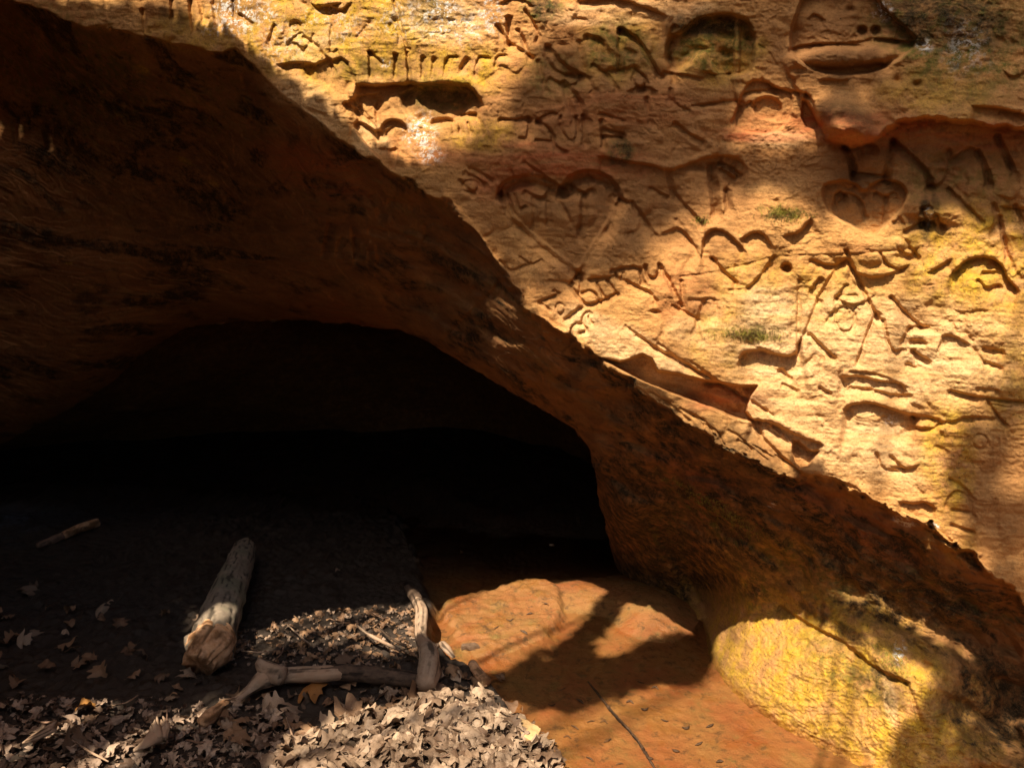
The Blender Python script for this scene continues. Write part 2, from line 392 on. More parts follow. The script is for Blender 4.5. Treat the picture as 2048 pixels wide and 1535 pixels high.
def recess(poly, d=.025, edge=5, lift=0, sm=1):
    if sm: poly = smooth_poly(poly, sm, True)
    s, X, Y = reg(poly, 30); q = sdf(X, Y, poly)
    Hh[s] -= d * 1.15 * ss(-1, edge, q) - lift * ss(edge, edge * 7, q)
def blob(cx_, cy_, rx, ry, h, a=0, p=2):
    s = box(cx_ - max(rx, ry) * 3, cx_ + max(rx, ry) * 3, cy_ - max(rx, ry) * 3, cy_ + max(rx, ry) * 3, 0)
    x, y = rot(PX[s] + WX[s] - cx_, PY[s] + WY[s] - cy_, a); Hh[s] += h * np.exp(-((x / rx) ** 2 + (y / ry) ** 2) ** (p / 2))
def ring(cx_, cy_, rx, ry, w=5, d=.01, a0=0, a1=360, n=18):
    groove([(cx_ + rx * math.cos(math.radians(a)), cy_ + ry * math.sin(math.radians(a))) for a in np.linspace(a0, a1, n)], w, d, 0)

# --- big ledges and bulges of the face
LEDGE = [(1560, 120), (1600, 185), (1638, 240), (1655, 276), (1700, 290), (1748, 284), (1770, 262), (1800, 240), (1850, 234), (1905, 240), (1960, 246), (2010, 252), (2080, 262), (2300, 280)]
s_, X_, Y_ = reg(LEDGE, 420); dd, si = seg_dist(X_, Y_, LEDGE); sg = dd * si
sg = sg + 10 * fbm(X_ / 40, Y_ / 30, 55, 4)
bul = .085 * np.exp(-np.clip(-sg, 0, None) / 150) * ss(6, -4, sg) * ss(1540, 1680, X_) * ss(2600, 2200, X_)
Hh[s_] += bul
blob(1690, 235, 55, 34, .05, 25, 4); blob(1700, 262, 52, 20, .03, 8, 4)
stp([(718, 168), (760, 172), (800, 166), (860, 168), (905, 166), (945, 172), (962, 200)], .068, 6, 62)
recess([(795, 172), (935, 172), (948, 205), (930, 240), (880, 262), (840, 255), (800, 225)], .03, 12)
recess([(1192, 712), (1240, 722), (1286, 706), (1306, 716), (1316, 740), (1352, 744), (1400, 756), (1470, 768), (1516, 770), (1500, 800), (1494, 822), (1512, 846), (1470, 836),
        (1420, 816), (1380, 800), (1330, 782), (1290, 767), (1250, 744)], .10, 6, .02, 0)
for k in range(9):
    x0 = 1250 + 22 * k; y0 = 650 + 12 * k
    groove([(x0, y0 + 8 * (k % 3)), (x0 + 60, y0 + 44), (x0 + 120 + 8 * (k % 2), y0 + 84)], 4.5, .009)
for k in range(10):
    x0 = 1262 + 31 * k + 9 * math.sin(k * 2.3); y0 = 768 + 15.5 * k + 7 * math.sin(k * 3.1)
    groove([(x0, y0), (x0 + 26, y0 + 14), (x0 + 50 + 14 * math.sin(k), y0 + 40)], 4, .012)
# --- hearts
recess([(703, 248), (716, 240), (737, 250), (757, 264), (762, 248), (776, 238), (792, 236), (812, 246), (819, 262), (808, 288), (794, 318), (789, 352), (752, 312), (722, 280)], .028, 5, .006)
recess([(1000, 385), (1020, 360), (1060, 354), (1100, 364), (1122, 376), (1146, 350), (1186, 344), (1222, 364), (1240, 400), (1226, 440), (1190, 492), (1157, 546), (1110, 512), (1060, 472), (1020, 436)], .032, 12, .014)
recess([(1642, 372), (1660, 362), (1690, 357), (1716, 368), (1729, 382), (1742, 365), (1766, 357), (1800, 362), (1817, 380), (1812, 406), (1792, 434), (1766, 454), (1745, 476), (1700, 450), (1656, 429), (1645, 402)], .034, 5, .008)
# --- the man in the round helmet shape, the lips, the square with the round eye
recess([(1362, 60), (1384, 38), (1430, 24), (1480, 26), (1506, 46), (1514, 82), (1512, 142), (1482, 158), (1440, 156), (1414, 130), (1402, 104), (1378, 140), (1340, 150), (1326, 110), (1334, 70)], .042, 12, .02)
blob(1474, 95, 7, 60, .022, 0, 4); blob(1420, 110, 12, 40, .015, -20, 3)
blob(1448, 70, 20, 9, -.02, 15, 3); blob(1500, 74, 14, 9, -.018, 10, 3); blob(1450, 106, 16, 9, -.018, 20, 3)
recess([(1612, -30), (1588, 28), (1576, 70), (1580, 106), (1602, 132), (1642, 149), (1692, 154), (1742, 148), (1784, 134), (1845, 86), (1806, 46), (1764, 8), (1740, -30)], .034, 8, .006)
blob(1692, 114, 104, 20, .055, -3, 4); groove([(1580, 101), (1604, 92), (1680, 88), (1722, 93)], 8, .018); groove([(1752, 78), (1800, 84), (1845, 86)], 7, .02)
blob(1724, 62, 10, 9, -.03, 0, 4); blob(1751, 62, 10, 9, -.03, 0, 4); blob(1700, 19, 8, 7, -.02)
blob(1795, 160, 8, 9, -.025); blob(1833, 168, 7, 5, -.02); blob(1790, 185, 30, 30, .018)
recess([(1480, 190), (1500, 158), (1522, 158), (1560, 176), (1592, 186), (1576, 246), (1552, 270), (1470, 266), (1468, 226)], .018, 5)
recess([(1503, 205), (1520, 192), (1545, 190), (1566, 205), (1566, 228), (1548, 242), (1520, 240), (1505, 226)], .02, 7)
recess([(1605, 180), (1626, 192), (1640, 245), (1640, 262), (1600, 255)], .02, 5)

G = [ # grooves: width, depth, points
 (5, .014, [(738, 104), (740, 152)]), (4, .012, [(738, 104), (752, 114), (764, 126)]), (5, .014, [(790, 108), (790, 150)]), (5, .016, [(814, 106), (818, 162)]),
 (5, .012, [(845, 114), (844, 152)]), (5, .012, [(868, 116), (864, 148)]), (4, .01, [(912, 113), (892, 114), (888, 148)]), (6, .013, [(932, 116), (922, 138)]), (4, .01, [(976, 114), (955, 114), (950, 146)]),
 (4, .01, [(1010, 110), (994, 112), (990, 130)]), (5, .012, [(548, 50), (540, 76)]), (5, .01, [(608, 74), (632, 88), (648, 112)]), (4, .008, [(600, 66), (570, 90), (590, 84), (604, 100)]),
 (5, .014, [(785, -10), (800, 52), (814, 96)]), (6, .014, [(994, 50), (1014, 84)]), (7, .016, [(1016, 34), (1020, 86)]), (6, .014, [(1036, 60), (1058, 110)]), (6, .014, [(1022, 88), (1058, 112)]), (5, .012, [(1050, 20), (1078, 68), (1072, 80)]),
 (6, .012, [(757, 264), (752, 220), (758, 198)]), (5, .010, [(690, 208), (730, 232), (757, 262)]), (5, .010, [(705, 200), (718, 236)]), (5, .012, [(740, 236), (718, 214)]),
 (5, .012, [(744, 262), (752, 274)]), (5, .012, [(783, 256), (774, 262), (772, 270)]), (4, .01, [(780, 300), (790, 297)]), (4, .008, [(756, 270), (754, 300), (770, 298)]),
 (6, .014, [(868, 240), (905, 238), (908, 262)]), (6, .014, [(925, 232), (945, 226), (960, 240), (962, 262)]), (5, .012, [(918, 240), (920, 262)]), (5, .012, [(935, 246), (940, 262)]),
 (5, .012, [(1000, 238), (1030, 240), (1056, 235)]), (5, .010, [(1058, 236), (1056, 276), (1040, 276)]), (4, .010, [(1074, 240), (1100, 225), (1110, 228)]), (5, .012, [(1076, 242), (1104, 262), (1108, 292), (1128, 302)]), (5, .01, [(1072, 280), (1100, 282)]),
 (4, .010, [(1120, 232), (1122, 264), (1140, 284), (1156, 272), (1152, 232)]), (6, .012, [(1166, 232), (1168, 284)]), (6, .014, [(1202, 240), (1206, 288)]), (5, .013, [(1206, 256), (1244, 268)]), (5, .013, [(1206, 272), (1244, 276)]), (4, .008, [(1200, 226), (1246, 240)]),
 (8, .012, [(1094, 92), (1092, 120), (1116, 150), (1168, 152)]), (8, .016, [(1096, 96), (1128, 134), (1166, 152)]), (9, .018, [(1126, 166), (1156, 196), (1168, 238)]), (8, .012, [(1100, 158), (1122, 170), (1136, 200), (1148, 240)]), (7, .012, [(1158, 84), (1166, 130), (1186, 178)]), (6, .01, [(1076, 122), (1090, 180)]), (6, .01, [(1186, 130), (1216, 150), (1232, 176)]),
 (10, .02, [(1174, 74), (1200, 80), (1212, 100)]), (8, .018, [(1240, 58), (1238, 140)]), (8, .02, [(1242, 58), (1276, 82), (1300, 118), (1316, 150)]), (7, .010, [(1216, 140), (1238, 142), (1268, 134)]), (5, .012, [(1270, 140), (1262, 162), (1284, 184), (1294, 158), (1270, 140)]),
 (7, .012, [(1348, 52), (1330, 96), (1348, 160)]), (7, .01, [(1328, 146), (1360, 150), (1400, 158)]), (6, .010, [(1338, 196), (1352, 210), (1378, 222)]), (6, .012, [(1350, 246), (1372, 266), (1404, 282)]), (6, .01, [(1292, 196), (1300, 240)]), (5, .01, [(1340, 178), (1342, 196)]), (4, .008, [(1384, 212), (1440, 204), (1478, 202)]),
 (5, .012, [(1458, 148), (1470, 200), (1480, 216), (1466, 240)]), (5, .010, [(1524, 158), (1548, 178)]), (4, .009, [(1490, 186), (1560, 176), (1612, 188)]),
 (7, .018, [(1050, 384), (1088, 402), (1100, 380)]), (6, .012, [(1066, 396), (1068, 442)]), (6, .013, [(1110, 388), (1126, 416), (1140, 442)]), (6, .01, [(1094, 404), (1096, 440)]), (4, .010, [(1014, 388), (1028, 426)]), (4, .010, [(1028, 388), (1037, 418), (1050, 412)]),
 (7, .018, [(1134, 368), (1164, 388), (1182, 380)]), (7, .016, [(1168, 388), (1164, 430), (1158, 470)]), (5, .01, [(1048, 324), (1112, 370)]), (5, .01, [(940, 334), (982, 358)]), (4, .008, [(1022, 340), (1028, 356), (1062, 346)]), (5, .01, [(920, 360), (944, 386)]), (6, .012, [(930, 344), (966, 366)]),
 (7, .013, [(1334, 340), (1344, 384), (1368, 412), (1400, 444)]), (10, .022, [(1420, 330), (1424, 370), (1430, 420)]), (9, .018, [(1452, 382), (1456, 418)]), (7, .015, [(1440, 326), (1476, 344), (1470, 362), (1442, 340)]), (6, .014, [(1262, 404), (1286, 436), (1308, 468)]), (5, .008, [(1300, 376), (1330, 392)]), (6, .008, [(1360, 460), (1392, 496)]),
 (5, .015, [(1160, 548), (1138, 566), (1160, 592), (1162, 548)]), (5, .015, [(1138, 570), (1166, 604), (1172, 610), (1202, 603), (1232, 586)]), (4, .013, [(1164, 584), (1180, 579), (1190, 586), (1197, 600)]), (4, .013, [(1194, 566), (1206, 592)]), (4, .013, [(1214, 560), (1232, 584)]), (4, .012, [(1178, 559), (1230, 552)]), (4, .012, [(1230, 546), (1240, 560), (1247, 546)]), (5, .014, [(1248, 560), (1276, 574), (1300, 584), (1310, 600)]), (5, .015, [(1224, 540), (1278, 529), (1284, 562)]), (5, .016, [(1290, 530), (1295, 554), (1314, 556), (1318, 528)]),
 (4, .012, [(1078, 602), (1098, 596), (1118, 586), (1108, 580)]), (4, .012, [(1082, 606), (1098, 618)]), (5, .013, [(1130, 638), (1160, 614)]), (4, .010, [(1164, 640), (1168, 624), (1182, 622), (1176, 634), (1182, 644)]), (4, .012, [(1140, 674), (1142, 652), (1158, 642), (1176, 660), (1160, 664)]), (4, .01, [(1098, 560), (1150, 566)]), (4, .01, [(1000, 520), (1020, 544), (1050, 530)]), (4, .01, [(1040, 514), (1060, 530), (1082, 520)]),
 (6, .016, [(1324, 536), (1344, 574), (1362, 612)]), (5, .01, [(1362, 560), (1366, 606)]), (6, .014, [(1424, 516), (1446, 544), (1468, 562)]), (4, .004, [(1470, 530), (1468, 600), (1470, 650)]), (6, .012, [(1548, 512), (1524, 550), (1496, 576)]), (2.5, .003, [(1360, 552), (1420, 546), (1500, 526), (1548, 512), (1620, 509), (1700, 508), (1760, 502), (1830, 496)]), (4, .01, [(1345, 610), (1400, 640)]), (8, .012, [(1408, 606), (1388, 660)]),
 (5, .010, [(1598, 560), (1596, 640), (1596, 704)]), (6, .012, [(1636, 600), (1612, 660), (1598, 690)]), (6, .014, [(1622, 520), (1664, 536), (1690, 520)]), (6, .016, [(1692, 500), (1708, 544), (1728, 584), (1746, 620), (1756, 636)]), (5, .012, [(1672, 596), (1684, 580), (1692, 570)]), (6, .010, [(1692, 518), (1664, 548), (1636, 596)]),
 (5, .012, [(1754, 624), (1736, 660), (1716, 722)]), (5, .012, [(1766, 640), (1776, 690), (1790, 704), (1804, 698)]), (6, .016, [(1782, 594), (1808, 624), (1842, 654)]), (6, .016, [(1618, 668), (1638, 688), (1664, 712)]), (6, .015, [(1818, 654), (1852, 655)]), (5, .014, [(1822, 680), (1846, 683)]), (6, .016, [(1824, 702), (1852, 719)]), (5, .010, [(1818, 655), (1802, 686)]), (6, .014, [(1560, 739), (1574, 752)]), (5, .01, [(1566, 768), (1592, 780)]), (5, .012, [(1640, 776), (1656, 784)]),
 (5, .012, [(1968, 696), (2002, 702)]), (5, .01, [(1970, 724), (1998, 732)]), (4, .009, [(1812, 728), (1830, 734)]), (5, .012, [(1966, 545), (1992, 544)]), (5, .013, [(1956, 560), (1972, 578), (1996, 570)]), (6, .014, [(1998, 432), (2004, 470), (2014, 512)]), (4, .01, [(1700, 742), (1760, 748), (1810, 772)]),
 (5, .012, [(1700, 774), (1740, 778)]), (6, .012, [(1752, 782), (1790, 792), (1816, 790)]), (5, .016, [(1976, 804), (1990, 826), (2008, 848)]), (6, .015, [(1900, 782), (1934, 792), (2000, 800), (2060, 806)]), (5, .013, [(1955, 776), (1992, 780)]), (7, .012, [(1826, 830), (1860, 836), (1900, 848), (1936, 834), (1986, 838)]), (4, .01, [(1830, 856), (1866, 858), (1880, 846)]),
 (5, .012, [(1752, 906), (1762, 936), (1792, 941)]), (5, .010, [(1780, 912), (1806, 936)]), (6, .014, [(1516, 840), (1514, 862), (1550, 904), (1602, 946)]), (4, .010, [(1530, 850), (1570, 880), (1600, 900)]), (4, .012, [(1545, 850), (1580, 874), (1612, 906), (1632, 900)]),
 (5, .010, [(1892, 1010), (1900, 988), (1920, 980), (1938, 996), (1946, 1030)]), (4, .010, [(1904, 1018), (1938, 1022)]), (4, .010, [(1904, 1048), (1944, 1062)]), (5, .008, [(1898, 958), (1924, 970), (1944, 996)]),
 (8, .022, [(1690, 292), (1702, 322), (1706, 352)]), (6, .016, [(1706, 346), (1740, 350), (1772, 352)]), (8, .018, [(1784, 280), (1778, 310), (1770, 352)]), (7, .015, [(1688, 290), (1746, 293)]), (8, .02, [(1786, 282), (1832, 322), (1856, 350), (1856, 372)]), (7, .014, [(1900, 322), (1888, 370), (1858, 374)]), (6, .012, [(1896, 300), (1900, 322), (1940, 296)]), (8, .02, [(1954, 302), (1970, 330), (1974, 366)]), (9, .02, [(1994, 272), (2010, 304), (2026, 346)]), (6, .012, [(1896, 378), (1940, 420), (1960, 440)]), (7, .014, [(1986, 408), (1994, 440), (1984, 462)]), (6, .012, [(2030, 410), (2044, 440)]),
 (7, .018, [(1670, 404), (1674, 384), (1690, 392), (1680, 402)]), (6, .014, [(1690, 388), (1704, 390), (1720, 402), (1728, 432)]), (6, .014, [(1752, 386), (1768, 396), (1786, 386)]), (6, .012, [(1770, 394), (1768, 442)]), (6, .016, [(1856, 412), (1840, 420), (1854, 434), (1846, 444)]), (5, .014, [(1862, 446), (1870, 424), (1884, 450)]), (5, .012, [(1810, 462), (1840, 446)]), (5, .012, [(1820, 494), (1834, 512)]),
 (4, .01, [(1760, 505), (1772, 530), (1800, 538)]), (6, .014, [(1640, 556), (1622, 580)]),
 (7, .018, [(344, -10), (346, 30)]), (7, .016, [(380, -10), (384, 36), (388, 60)]), (7, .018, [(396, -10), (408, 36)]), (7, .016, [(424, -10), (434, 46)]), (6, .014, [(465, 0), (470, 28)]), (6, .014, [(480, 30), (500, 46)]), (6, .012, [(284, 20), (290, 60)]),
 (8, .03, [(660, 446), (650, 500)]), (6, .022, [(684, 476), (677, 486), (676, 502)]), (6, .022, [(704, 456), (710, 484), (712, 512)]), (6, .02, [(712, 474), (750, 474), (758, 520)]), (6, .02, [(740, 458), (784, 462), (826, 478)]), (5, .015, [(738, 500), (738, 518)]), (8, .03, [(742, 392), (760, 424)]), (7, .02, [(780, 400), (826, 412)]), (7, .02, [(850, 450), (854, 472)]), (6, .015, [(776, 572), (800, 586)]), (7, .02, [(950, 574), (964, 590)]),
 (8, .03, [(88, 250), (96, 290)]), (8, .02, [(24, 226), (34, 280)]), (6, .02, [(212, 176), (252, 206)]), (7, .02, [(486, 150), (492, 180), (510, 194)]), (6, .02, [(330, 225), (360, 230)]),
]
for w_, d_, p_ in G: groove(p_, w_ * 1.3, d_ * 1.4)
for a in [(590, 52, 10, 11, 4, .008), (1690, 637, 20, 25, 5, .009), (1120, 616, 9, 10, 4, .010), (1960, 882, 15, 14, 4, .008), (940, 372, 16, 12, 4, .01)]: ring(*a)
blob(590, 52, 8, 9, -.012, 0, 3); blob(1573, 536, 10, 9, -.05, 30, 4); blob(1260, 106, 16, 8, -.02, 20, 3); blob(1418, 768 - 0, 9, 5, -.03); blob(1312, 624, 8, 4, -.02, 10)
blob(1530, 610, 56, 62, .012, 0, 4); blob(1535, 660, 60, 40, .012, 0, 3); blob(1750, 500, 60, 30, .014, 0, 3); blob(1870, 420, 60, 26, .035, 12, 3)
S = [ # small ledges: depth, length, points
 (.026, 40, [(612, 130), (640, 126), (660, 112), (668, 130)]), (.02, 30, [(662, 120), (690, 112), (712, 160)]), (.024, 40, [(560, 128), (600, 124), (622, 126)]),
 (.022, 34, [(690, 205), (720, 190), (750, 188)]), (.026, 50, [(1200, 312), (1250, 322), (1300, 328), (1336, 342), (1380, 326), (1420, 311), (1470, 310), (1490, 330)]),
 (.026, 34, [(1402, 508), (1406, 474), (1424, 456), (1450, 461), (1470, 478), (1486, 496)]), (.026, 30, [(1486, 474), (1510, 462), (1532, 470), (1542, 486)]), (.012, 30, [(1330, 462), (1362, 452), (1388, 486), (1400, 508)]),
 (.038, 60, [(1479, 716), (1484, 704), (1514, 697), (1540, 704), (1570, 712), (1594, 704), (1597, 690)]), (.020, 40, [(1698, 522), (1712, 545), (1750, 554), (1786, 545), (1814, 530)]),
 (.028, 50, [(1684, 752), (1720, 749), (1760, 760), (1800, 765), (1810, 776)]), (.018, 40, [(1880, 684), (1886, 668), (1910, 670), (1936, 686)]),
 (.036, 40, [(1908, 542), (1930, 520), (1960, 511), (1990, 518), (2006, 532), (2018, 560), (2036, 576)]), (.036, 80, [(1694, 812), (1706, 806), (1742, 803), (1782, 816), (1832, 832)]),
 (.04, 40, [(1508, 838), (1546, 842), (1590, 868), (1642, 886)]), (.022, 36, [(1860, 542), (1880, 530), (1896, 520)]), (.03, 40, [(1570, 470), (1600, 462), (1618, 440)]), (.02, 30, [(1800, 498), (1820, 510), (1830, 500)]),
 (.02, 40, [(1160, 0), (1240, -6), (1330, 30)]), (.018, 40, [(820, 742), (1000, 560)]), (.03, 30, [(1802, 1002), (1830, 1006), (1846, 1000), (1868, 1012)]), (.03, 40, [(1950, 212), (2000, 214), (2060, 232)]),
]
for d_, ln_, p_ in S: stp(p_, d_, 4, ln_)
recess([(1588, 872), (1626, 906), (1646, 896), (1606, 946), (1580, 915)], .045, 4)
stp([(1595, 948), (1650, 950), (1702, 966), (1730, 990)], .02, 5, 20)
groove([(1000, 388), (1003, 372), (1024, 358), (1060, 353), (1098, 362), (1122, 378)], 12, .034); groove([(1122, 378), (1146, 350), (1186, 343), (1222, 362), (1241, 400)], 13, .036)
groove([(1241, 400), (1226, 440), (1190, 492), (1158, 546)], 11, .028); groove([(1000, 388), (1020, 436), (1060, 474), (1110, 514), (1157, 546)], 11, .034)
blob(1070, 410, 50, 40, .014, 0, 3); blob(1165, 410, 50, 50, .014, 0, 3)
rg = np.random.RandomState(77)
for k in range(90):            # old scratches, chips and tool marks between the carvings
    x0, y0 = rg.uniform(420, 2060), rg.uniform(0, 1020)
    if y0 > 60 + (x0 - 480) * .70 - 20: continue
    a_ = rg.choice([rg.normal(8, 10), rg.normal(80, 16), rg.normal(48, 16), rg.normal(-40, 16)]); L_ = rg.uniform(10, 52); b_ = rg.uniform(-.5, .5)
    ca, sa = math.cos(math.radians(a_)), math.sin(math.radians(a_))
    groove([(x0, y0), (x0 + ca * L_ * .5 - sa * b_ * L_ * .3, y0 + sa * L_ * .5 + ca * b_ * L_ * .3), (x0 + ca * L_, y0 + sa * L_)], rg.uniform(4, 8), rg.uniform(.003, .009))
for k in range(40):
    x0, y0 = rg.uniform(480, 2060), rg.uniform(0, 1000)
    if y0 > 60 + (x0 - 480) * .70 - 20: continue
    L_ = rg.uniform(20, 70); stp([(x0, y0), (x0 + L_ * .3, y0 + rg.normal(0, 7)), (x0 + L_ * .7, y0 + rg.normal(0, 8)), (x0 + L_, y0 + rg.normal(0, 7))], rg.uniform(.006, .018), 3, rg.uniform(14, 36))
# --- lower wall: cracked moss slabs, ridge at the cave corner
groove([(1560, 1212), (1600, 1240), (1640, 1262), (1680, 1280), (1712, 1306), (1740, 1330), (1780, 1352), (1812, 1364)], 8, .03); groove([(1812, 1364), (1824, 1390), (1840, 1440)], 7, .015); blob(1770, 1330, 50, 18, .03, 36, 3)
s_ = box(1340, 2000, 1180, 1600, 0); Hh[s_] += .010 * fbm(PX[s_] / 30, PY[s_] / 30, 41, 3, .6, True)
stp([(1200, 925), (1250, 985), (1310, 1060), (1365, 1150), (1410, 1230)], -.10, 20, 60)
# soften the inner rim so that it rolls back into the dark
hd, hs = seg_dist(PX, PY, HOLE_EDGE); rim = np.exp(-hd / 16.0)
lft = ss(1000, 640, PX); D = 1 / Q - Hh + (.16 * rim + .55 * lft * np.exp(-hd / 75.0)) * OV + (.05 + .05 * ss(-.2, .3, fbm(jx / 120, jy / 60, 38, 2))) * ss(1, 22, LD) * ss(500, 900, PX) * ss(2400, 2100, PX) * (1 - RAMP)
V = pt(PX, PY, D)
qk = ~inside((PX[:-1, :-1] + PX[1:, 1:]) / 2 + 3 * perlin(PX[1:, 1:] / 20, PY[1:, 1:] / 20, 51), (PY[:-1, :-1] + PY[1:, 1:]) / 2 + 5 * fbm(PX[1:, 1:] / 30, PY[1:, 1:] / 30, 52, 3), HOLE)

# --- colour masks: stains on the stone, plus painted light and shade
def zone(specs, nscale=90, seed=60, soft=.6):
    m = np.zeros(PX.shape, np.float32)
    for (cx_, cy_, rx, ry, a, w_) in specs:
        x, y = rot(PX - cx_, PY - cy_, a); r = np.sqrt((x / rx) ** 2 + (y / ry) ** 2) + .35 * NZ
        m = np.maximum(m, w_ * ss(1.25, soft, r))
    return m
NZ = fbm(PX / 70, PY / 70, 61, 4)
yel = zone([(700, 60, 260, 120, 0, 1), (880, 130, 170, 60, 0, 1), (560, 60, 90, 90, 0, .8), (1960, 520, 180, 110, 0, .95), (1890, 900, 60, 130, 0, 1), (2030, 740, 70, 130, 0, .8), (1530, 560, 120, 60, 0, .5), (1480, 650, 90, 40, 0, .7), (1640, 600, 70, 80, 0, .5),
            (1440, 700, 80, 50, 30, .5), (960, 270, 70, 40, 0, .8), (1690, 1380, 380, 190, 36, 1), (1560, 1260, 90, 80, 0, .9), (1240, 90, 90, 80, 0, .5), (1430, 100, 100, 80, 0, .6), (420, 60, 140, 50, 0, .6), (1900, 1080, 60, 60, 0, .4), (1700, 560, 80, 60, 0, .4), (1340, 1210, 50, 40, 0, .8),(1880,180,120,60,0,.5), (286, 140, 20, 9, 20, 1), (370, 322, 22, 6, 25, 1), (428, 366, 16, 6, 20, 1), (136, 526, 9, 3, 0, 1), (1240, 856, 12, 5, 20, .9)])
red = zone([(1080, 320, 220, 36, 3, .9), (1800, 260, 320, 36, 3, 1), (1690, 265, 70, 30, 10, 1), (1540, 268, 140, 18, 0, .9), (640, 340, 130, 50, 15, .8), (1250, 220, 200, 40, -4, .5), (1360, 590, 70, 60, 0, .4), (1000, 350, 80, 60, 20, .6), (820, 300, 60, 40, 0, .4), (760, 700, 200, 60, 30, .5), (1380, 960, 120, 60, 40, .5), (1450, 800, 90, 30, 0, .8), (1700, 1040, 160, 40, 30, .6), (1880, 900, 60, 120, 0, .4), (1700, 500, 60, 20, 0, .3)])
green = zone([(1430, 90, 90, 70, 0, .9), (1240, 100, 80, 60, 0, .8), (1080, 10, 50, 36, 0, 1), (1110, 150, 60, 50, 0, .5), (1900, 60, 170, 110, 10, 1), (1960, 150, 140, 60, 0, .6), (1420, 1030, 150, 26, 38, 1), (1520, 1080, 120, 30, 36, .8), (1600, 1130, 160, 40, 25, .7), (1840, 1180, 200, 40, 20, .5), (1700, 1340, 120, 50, 38, .6), (140, 140, 200, 120, 30, .7), (430, 210, 120, 60, 30, .4), (1900, 360, 140, 60, 0, .5), (1560, 420, 40, 20, 0, .8), (1500, 665, 80, 18, 5, .8), (880, 190, 80, 40, 0, .7), (1240, 300, 30, 26, 0, .8), (700, 140, 60, 30, 0, .5), (850, 20, 30, 60, 0, .5), (1330, 1080, 60, 90, 20, .7), (1480, 1170, 80, 60, 0, .6)])
dark = zone([(860, 195, 90, 34, 0, .6), (1420, 50, 90, 26, 0, .9), (1900, 40, 140, 70, 10, .9), (560, 150, 60, 14, 30, .3), (780, 140, 120, 30, 0, .5), (1850, 440, 14, 50, 0, .9), (1870, 420, 10, 40, 0, .6), (1240, 305, 24, 30, 0, .9), (300, 330, 300, 160, 30, .55), (1700, 1180, 300, 60, 20, .5), (350, 10, 40, 60, 0, .6), (480, 20, 60, 50, 0, .5), (1690, 1260, 140, 12, 32, .8), (1770, 1370, 60, 40, 40, .6), (1560, 1100, 90, 40, 20, .5), (1480, 960, 330, 100, 33, .65), (1290, 1060, 110, 200, -18, 1), (1260, 1150, 90, 80, 0, 1), (1420, 1090, 120, 110, 20, .85), (1760, 1140, 300, 80, 26, .8), (1330, 1080, 90, 120, 20, .7), (1500, 1140, 160, 60, 10, .7), (1980, 1400, 120, 120, 0, .8), (870, 10, 60, 20, 0, .6), (1090, 10, 30, 34, 0, .9), (1700, 235, 60, 30, 20, .6)])  # dark stains; also paints shade into the inner cave wall and right overhang
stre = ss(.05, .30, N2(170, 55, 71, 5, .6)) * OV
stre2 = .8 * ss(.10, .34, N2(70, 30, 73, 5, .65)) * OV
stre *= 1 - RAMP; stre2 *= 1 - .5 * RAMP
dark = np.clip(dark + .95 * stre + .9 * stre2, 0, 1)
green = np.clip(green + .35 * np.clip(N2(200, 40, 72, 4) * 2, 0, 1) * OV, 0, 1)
lich = zone([(470, 20, 60, 60, 0, .9), (880, 30, 50, 60, 0, .9), (980, 20, 30, 60, 0, .8), (840, 262, 36, 40, 20, 1), (860, 310, 30, 20, 0, .6), (1765, 22, 22, 22, 0, .9), (1852, 92, 20, 16, 0, .9), (620, 40, 30, 30, 0, .4), (770, 126, 12, 10, 0, 1), (1810, 1044, 26, 8, 20, 1), (1858, 428, 8, 22, 0, .7), (1800, 1300, 14, 30, 0, 1), (1780, 840, 16, 12, 0, .8), (530, 30, 40, 30, 0, .7), (930, 60, 50, 40, 0, .6), (660, 30, 40, 24, 0, .5), (440, 60, 40, 20, 0, .6), (1930, 100, 60, 60, 0, .35), (1545, 1010, 10, 5, 0, .9), (1870, 1050, 12, 5, 20, .9), (700, 60, 60, 40, 0, .3), (560, 80, 60, 60, 0, .35),(800,40,60,50,0,.4)], soft=.2)
pale = zone([(1540, 630, 60, 60, 0, .95), (1720, 700, 330, 120, 5, .65), (1660, 850, 240, 90, 25, .6), (1250, 690, 160, 40, 28, .7), (620, 210, 90, 40, 40, .5), (1330, 20, 120, 24, 0, .5), (1570, 690, 80, 30, 0, .9), (1850, 700, 80, 50, 0, .9), (1740, 700, 80, 90, 0, .7), (1750, 880, 80, 60, 0, .8), (1560, 740, 90, 40, 0, .8), (1300, 710, 60, 30, 20, .7), (1390, 660, 70, 30, 0, .4), (890, 40, 90, 50, 0, .7), (620, 90, 60, 40, 0, .5), (1960, 740, 60, 40, 0, .6), (740, 280, 40, 40, 0, .5), (1200, 30, 120, 26, 0, .5), (1660, 920, 70, 30, 30, .4), (1780, 1400, 14, 50, -10, .8), (560, 190, 40, 20, 30, .7), (1560, 280, 60, 20, 0, .4)])  # pale stone; the broad patches paint in the sunlit pool at right centre
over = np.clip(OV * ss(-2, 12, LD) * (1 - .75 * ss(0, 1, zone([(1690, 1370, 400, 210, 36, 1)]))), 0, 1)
over = np.clip(over + .85 * zone([(1180, 330, 390, 240, 10, 1), (1820, 340, 320, 120, 0, 1), (1700, 90, 220, 120, 0, .9), (1250, 180, 300, 140, 0, .85), (940, 420, 120, 90, 40, .7), (1980, 1000, 90, 200, 0, .6)], soft=.2), 0, 1)  # redder, darker tint painted in where the boughs shade the face
one = np.zeros_like(yel)
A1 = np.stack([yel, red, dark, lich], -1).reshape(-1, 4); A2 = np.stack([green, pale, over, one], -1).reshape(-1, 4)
VV, QQ, AA = compact(V.reshape(-1, 3), grid_quads(len(ys), len(xs), qk), dict(m1=A1, m2=A2))
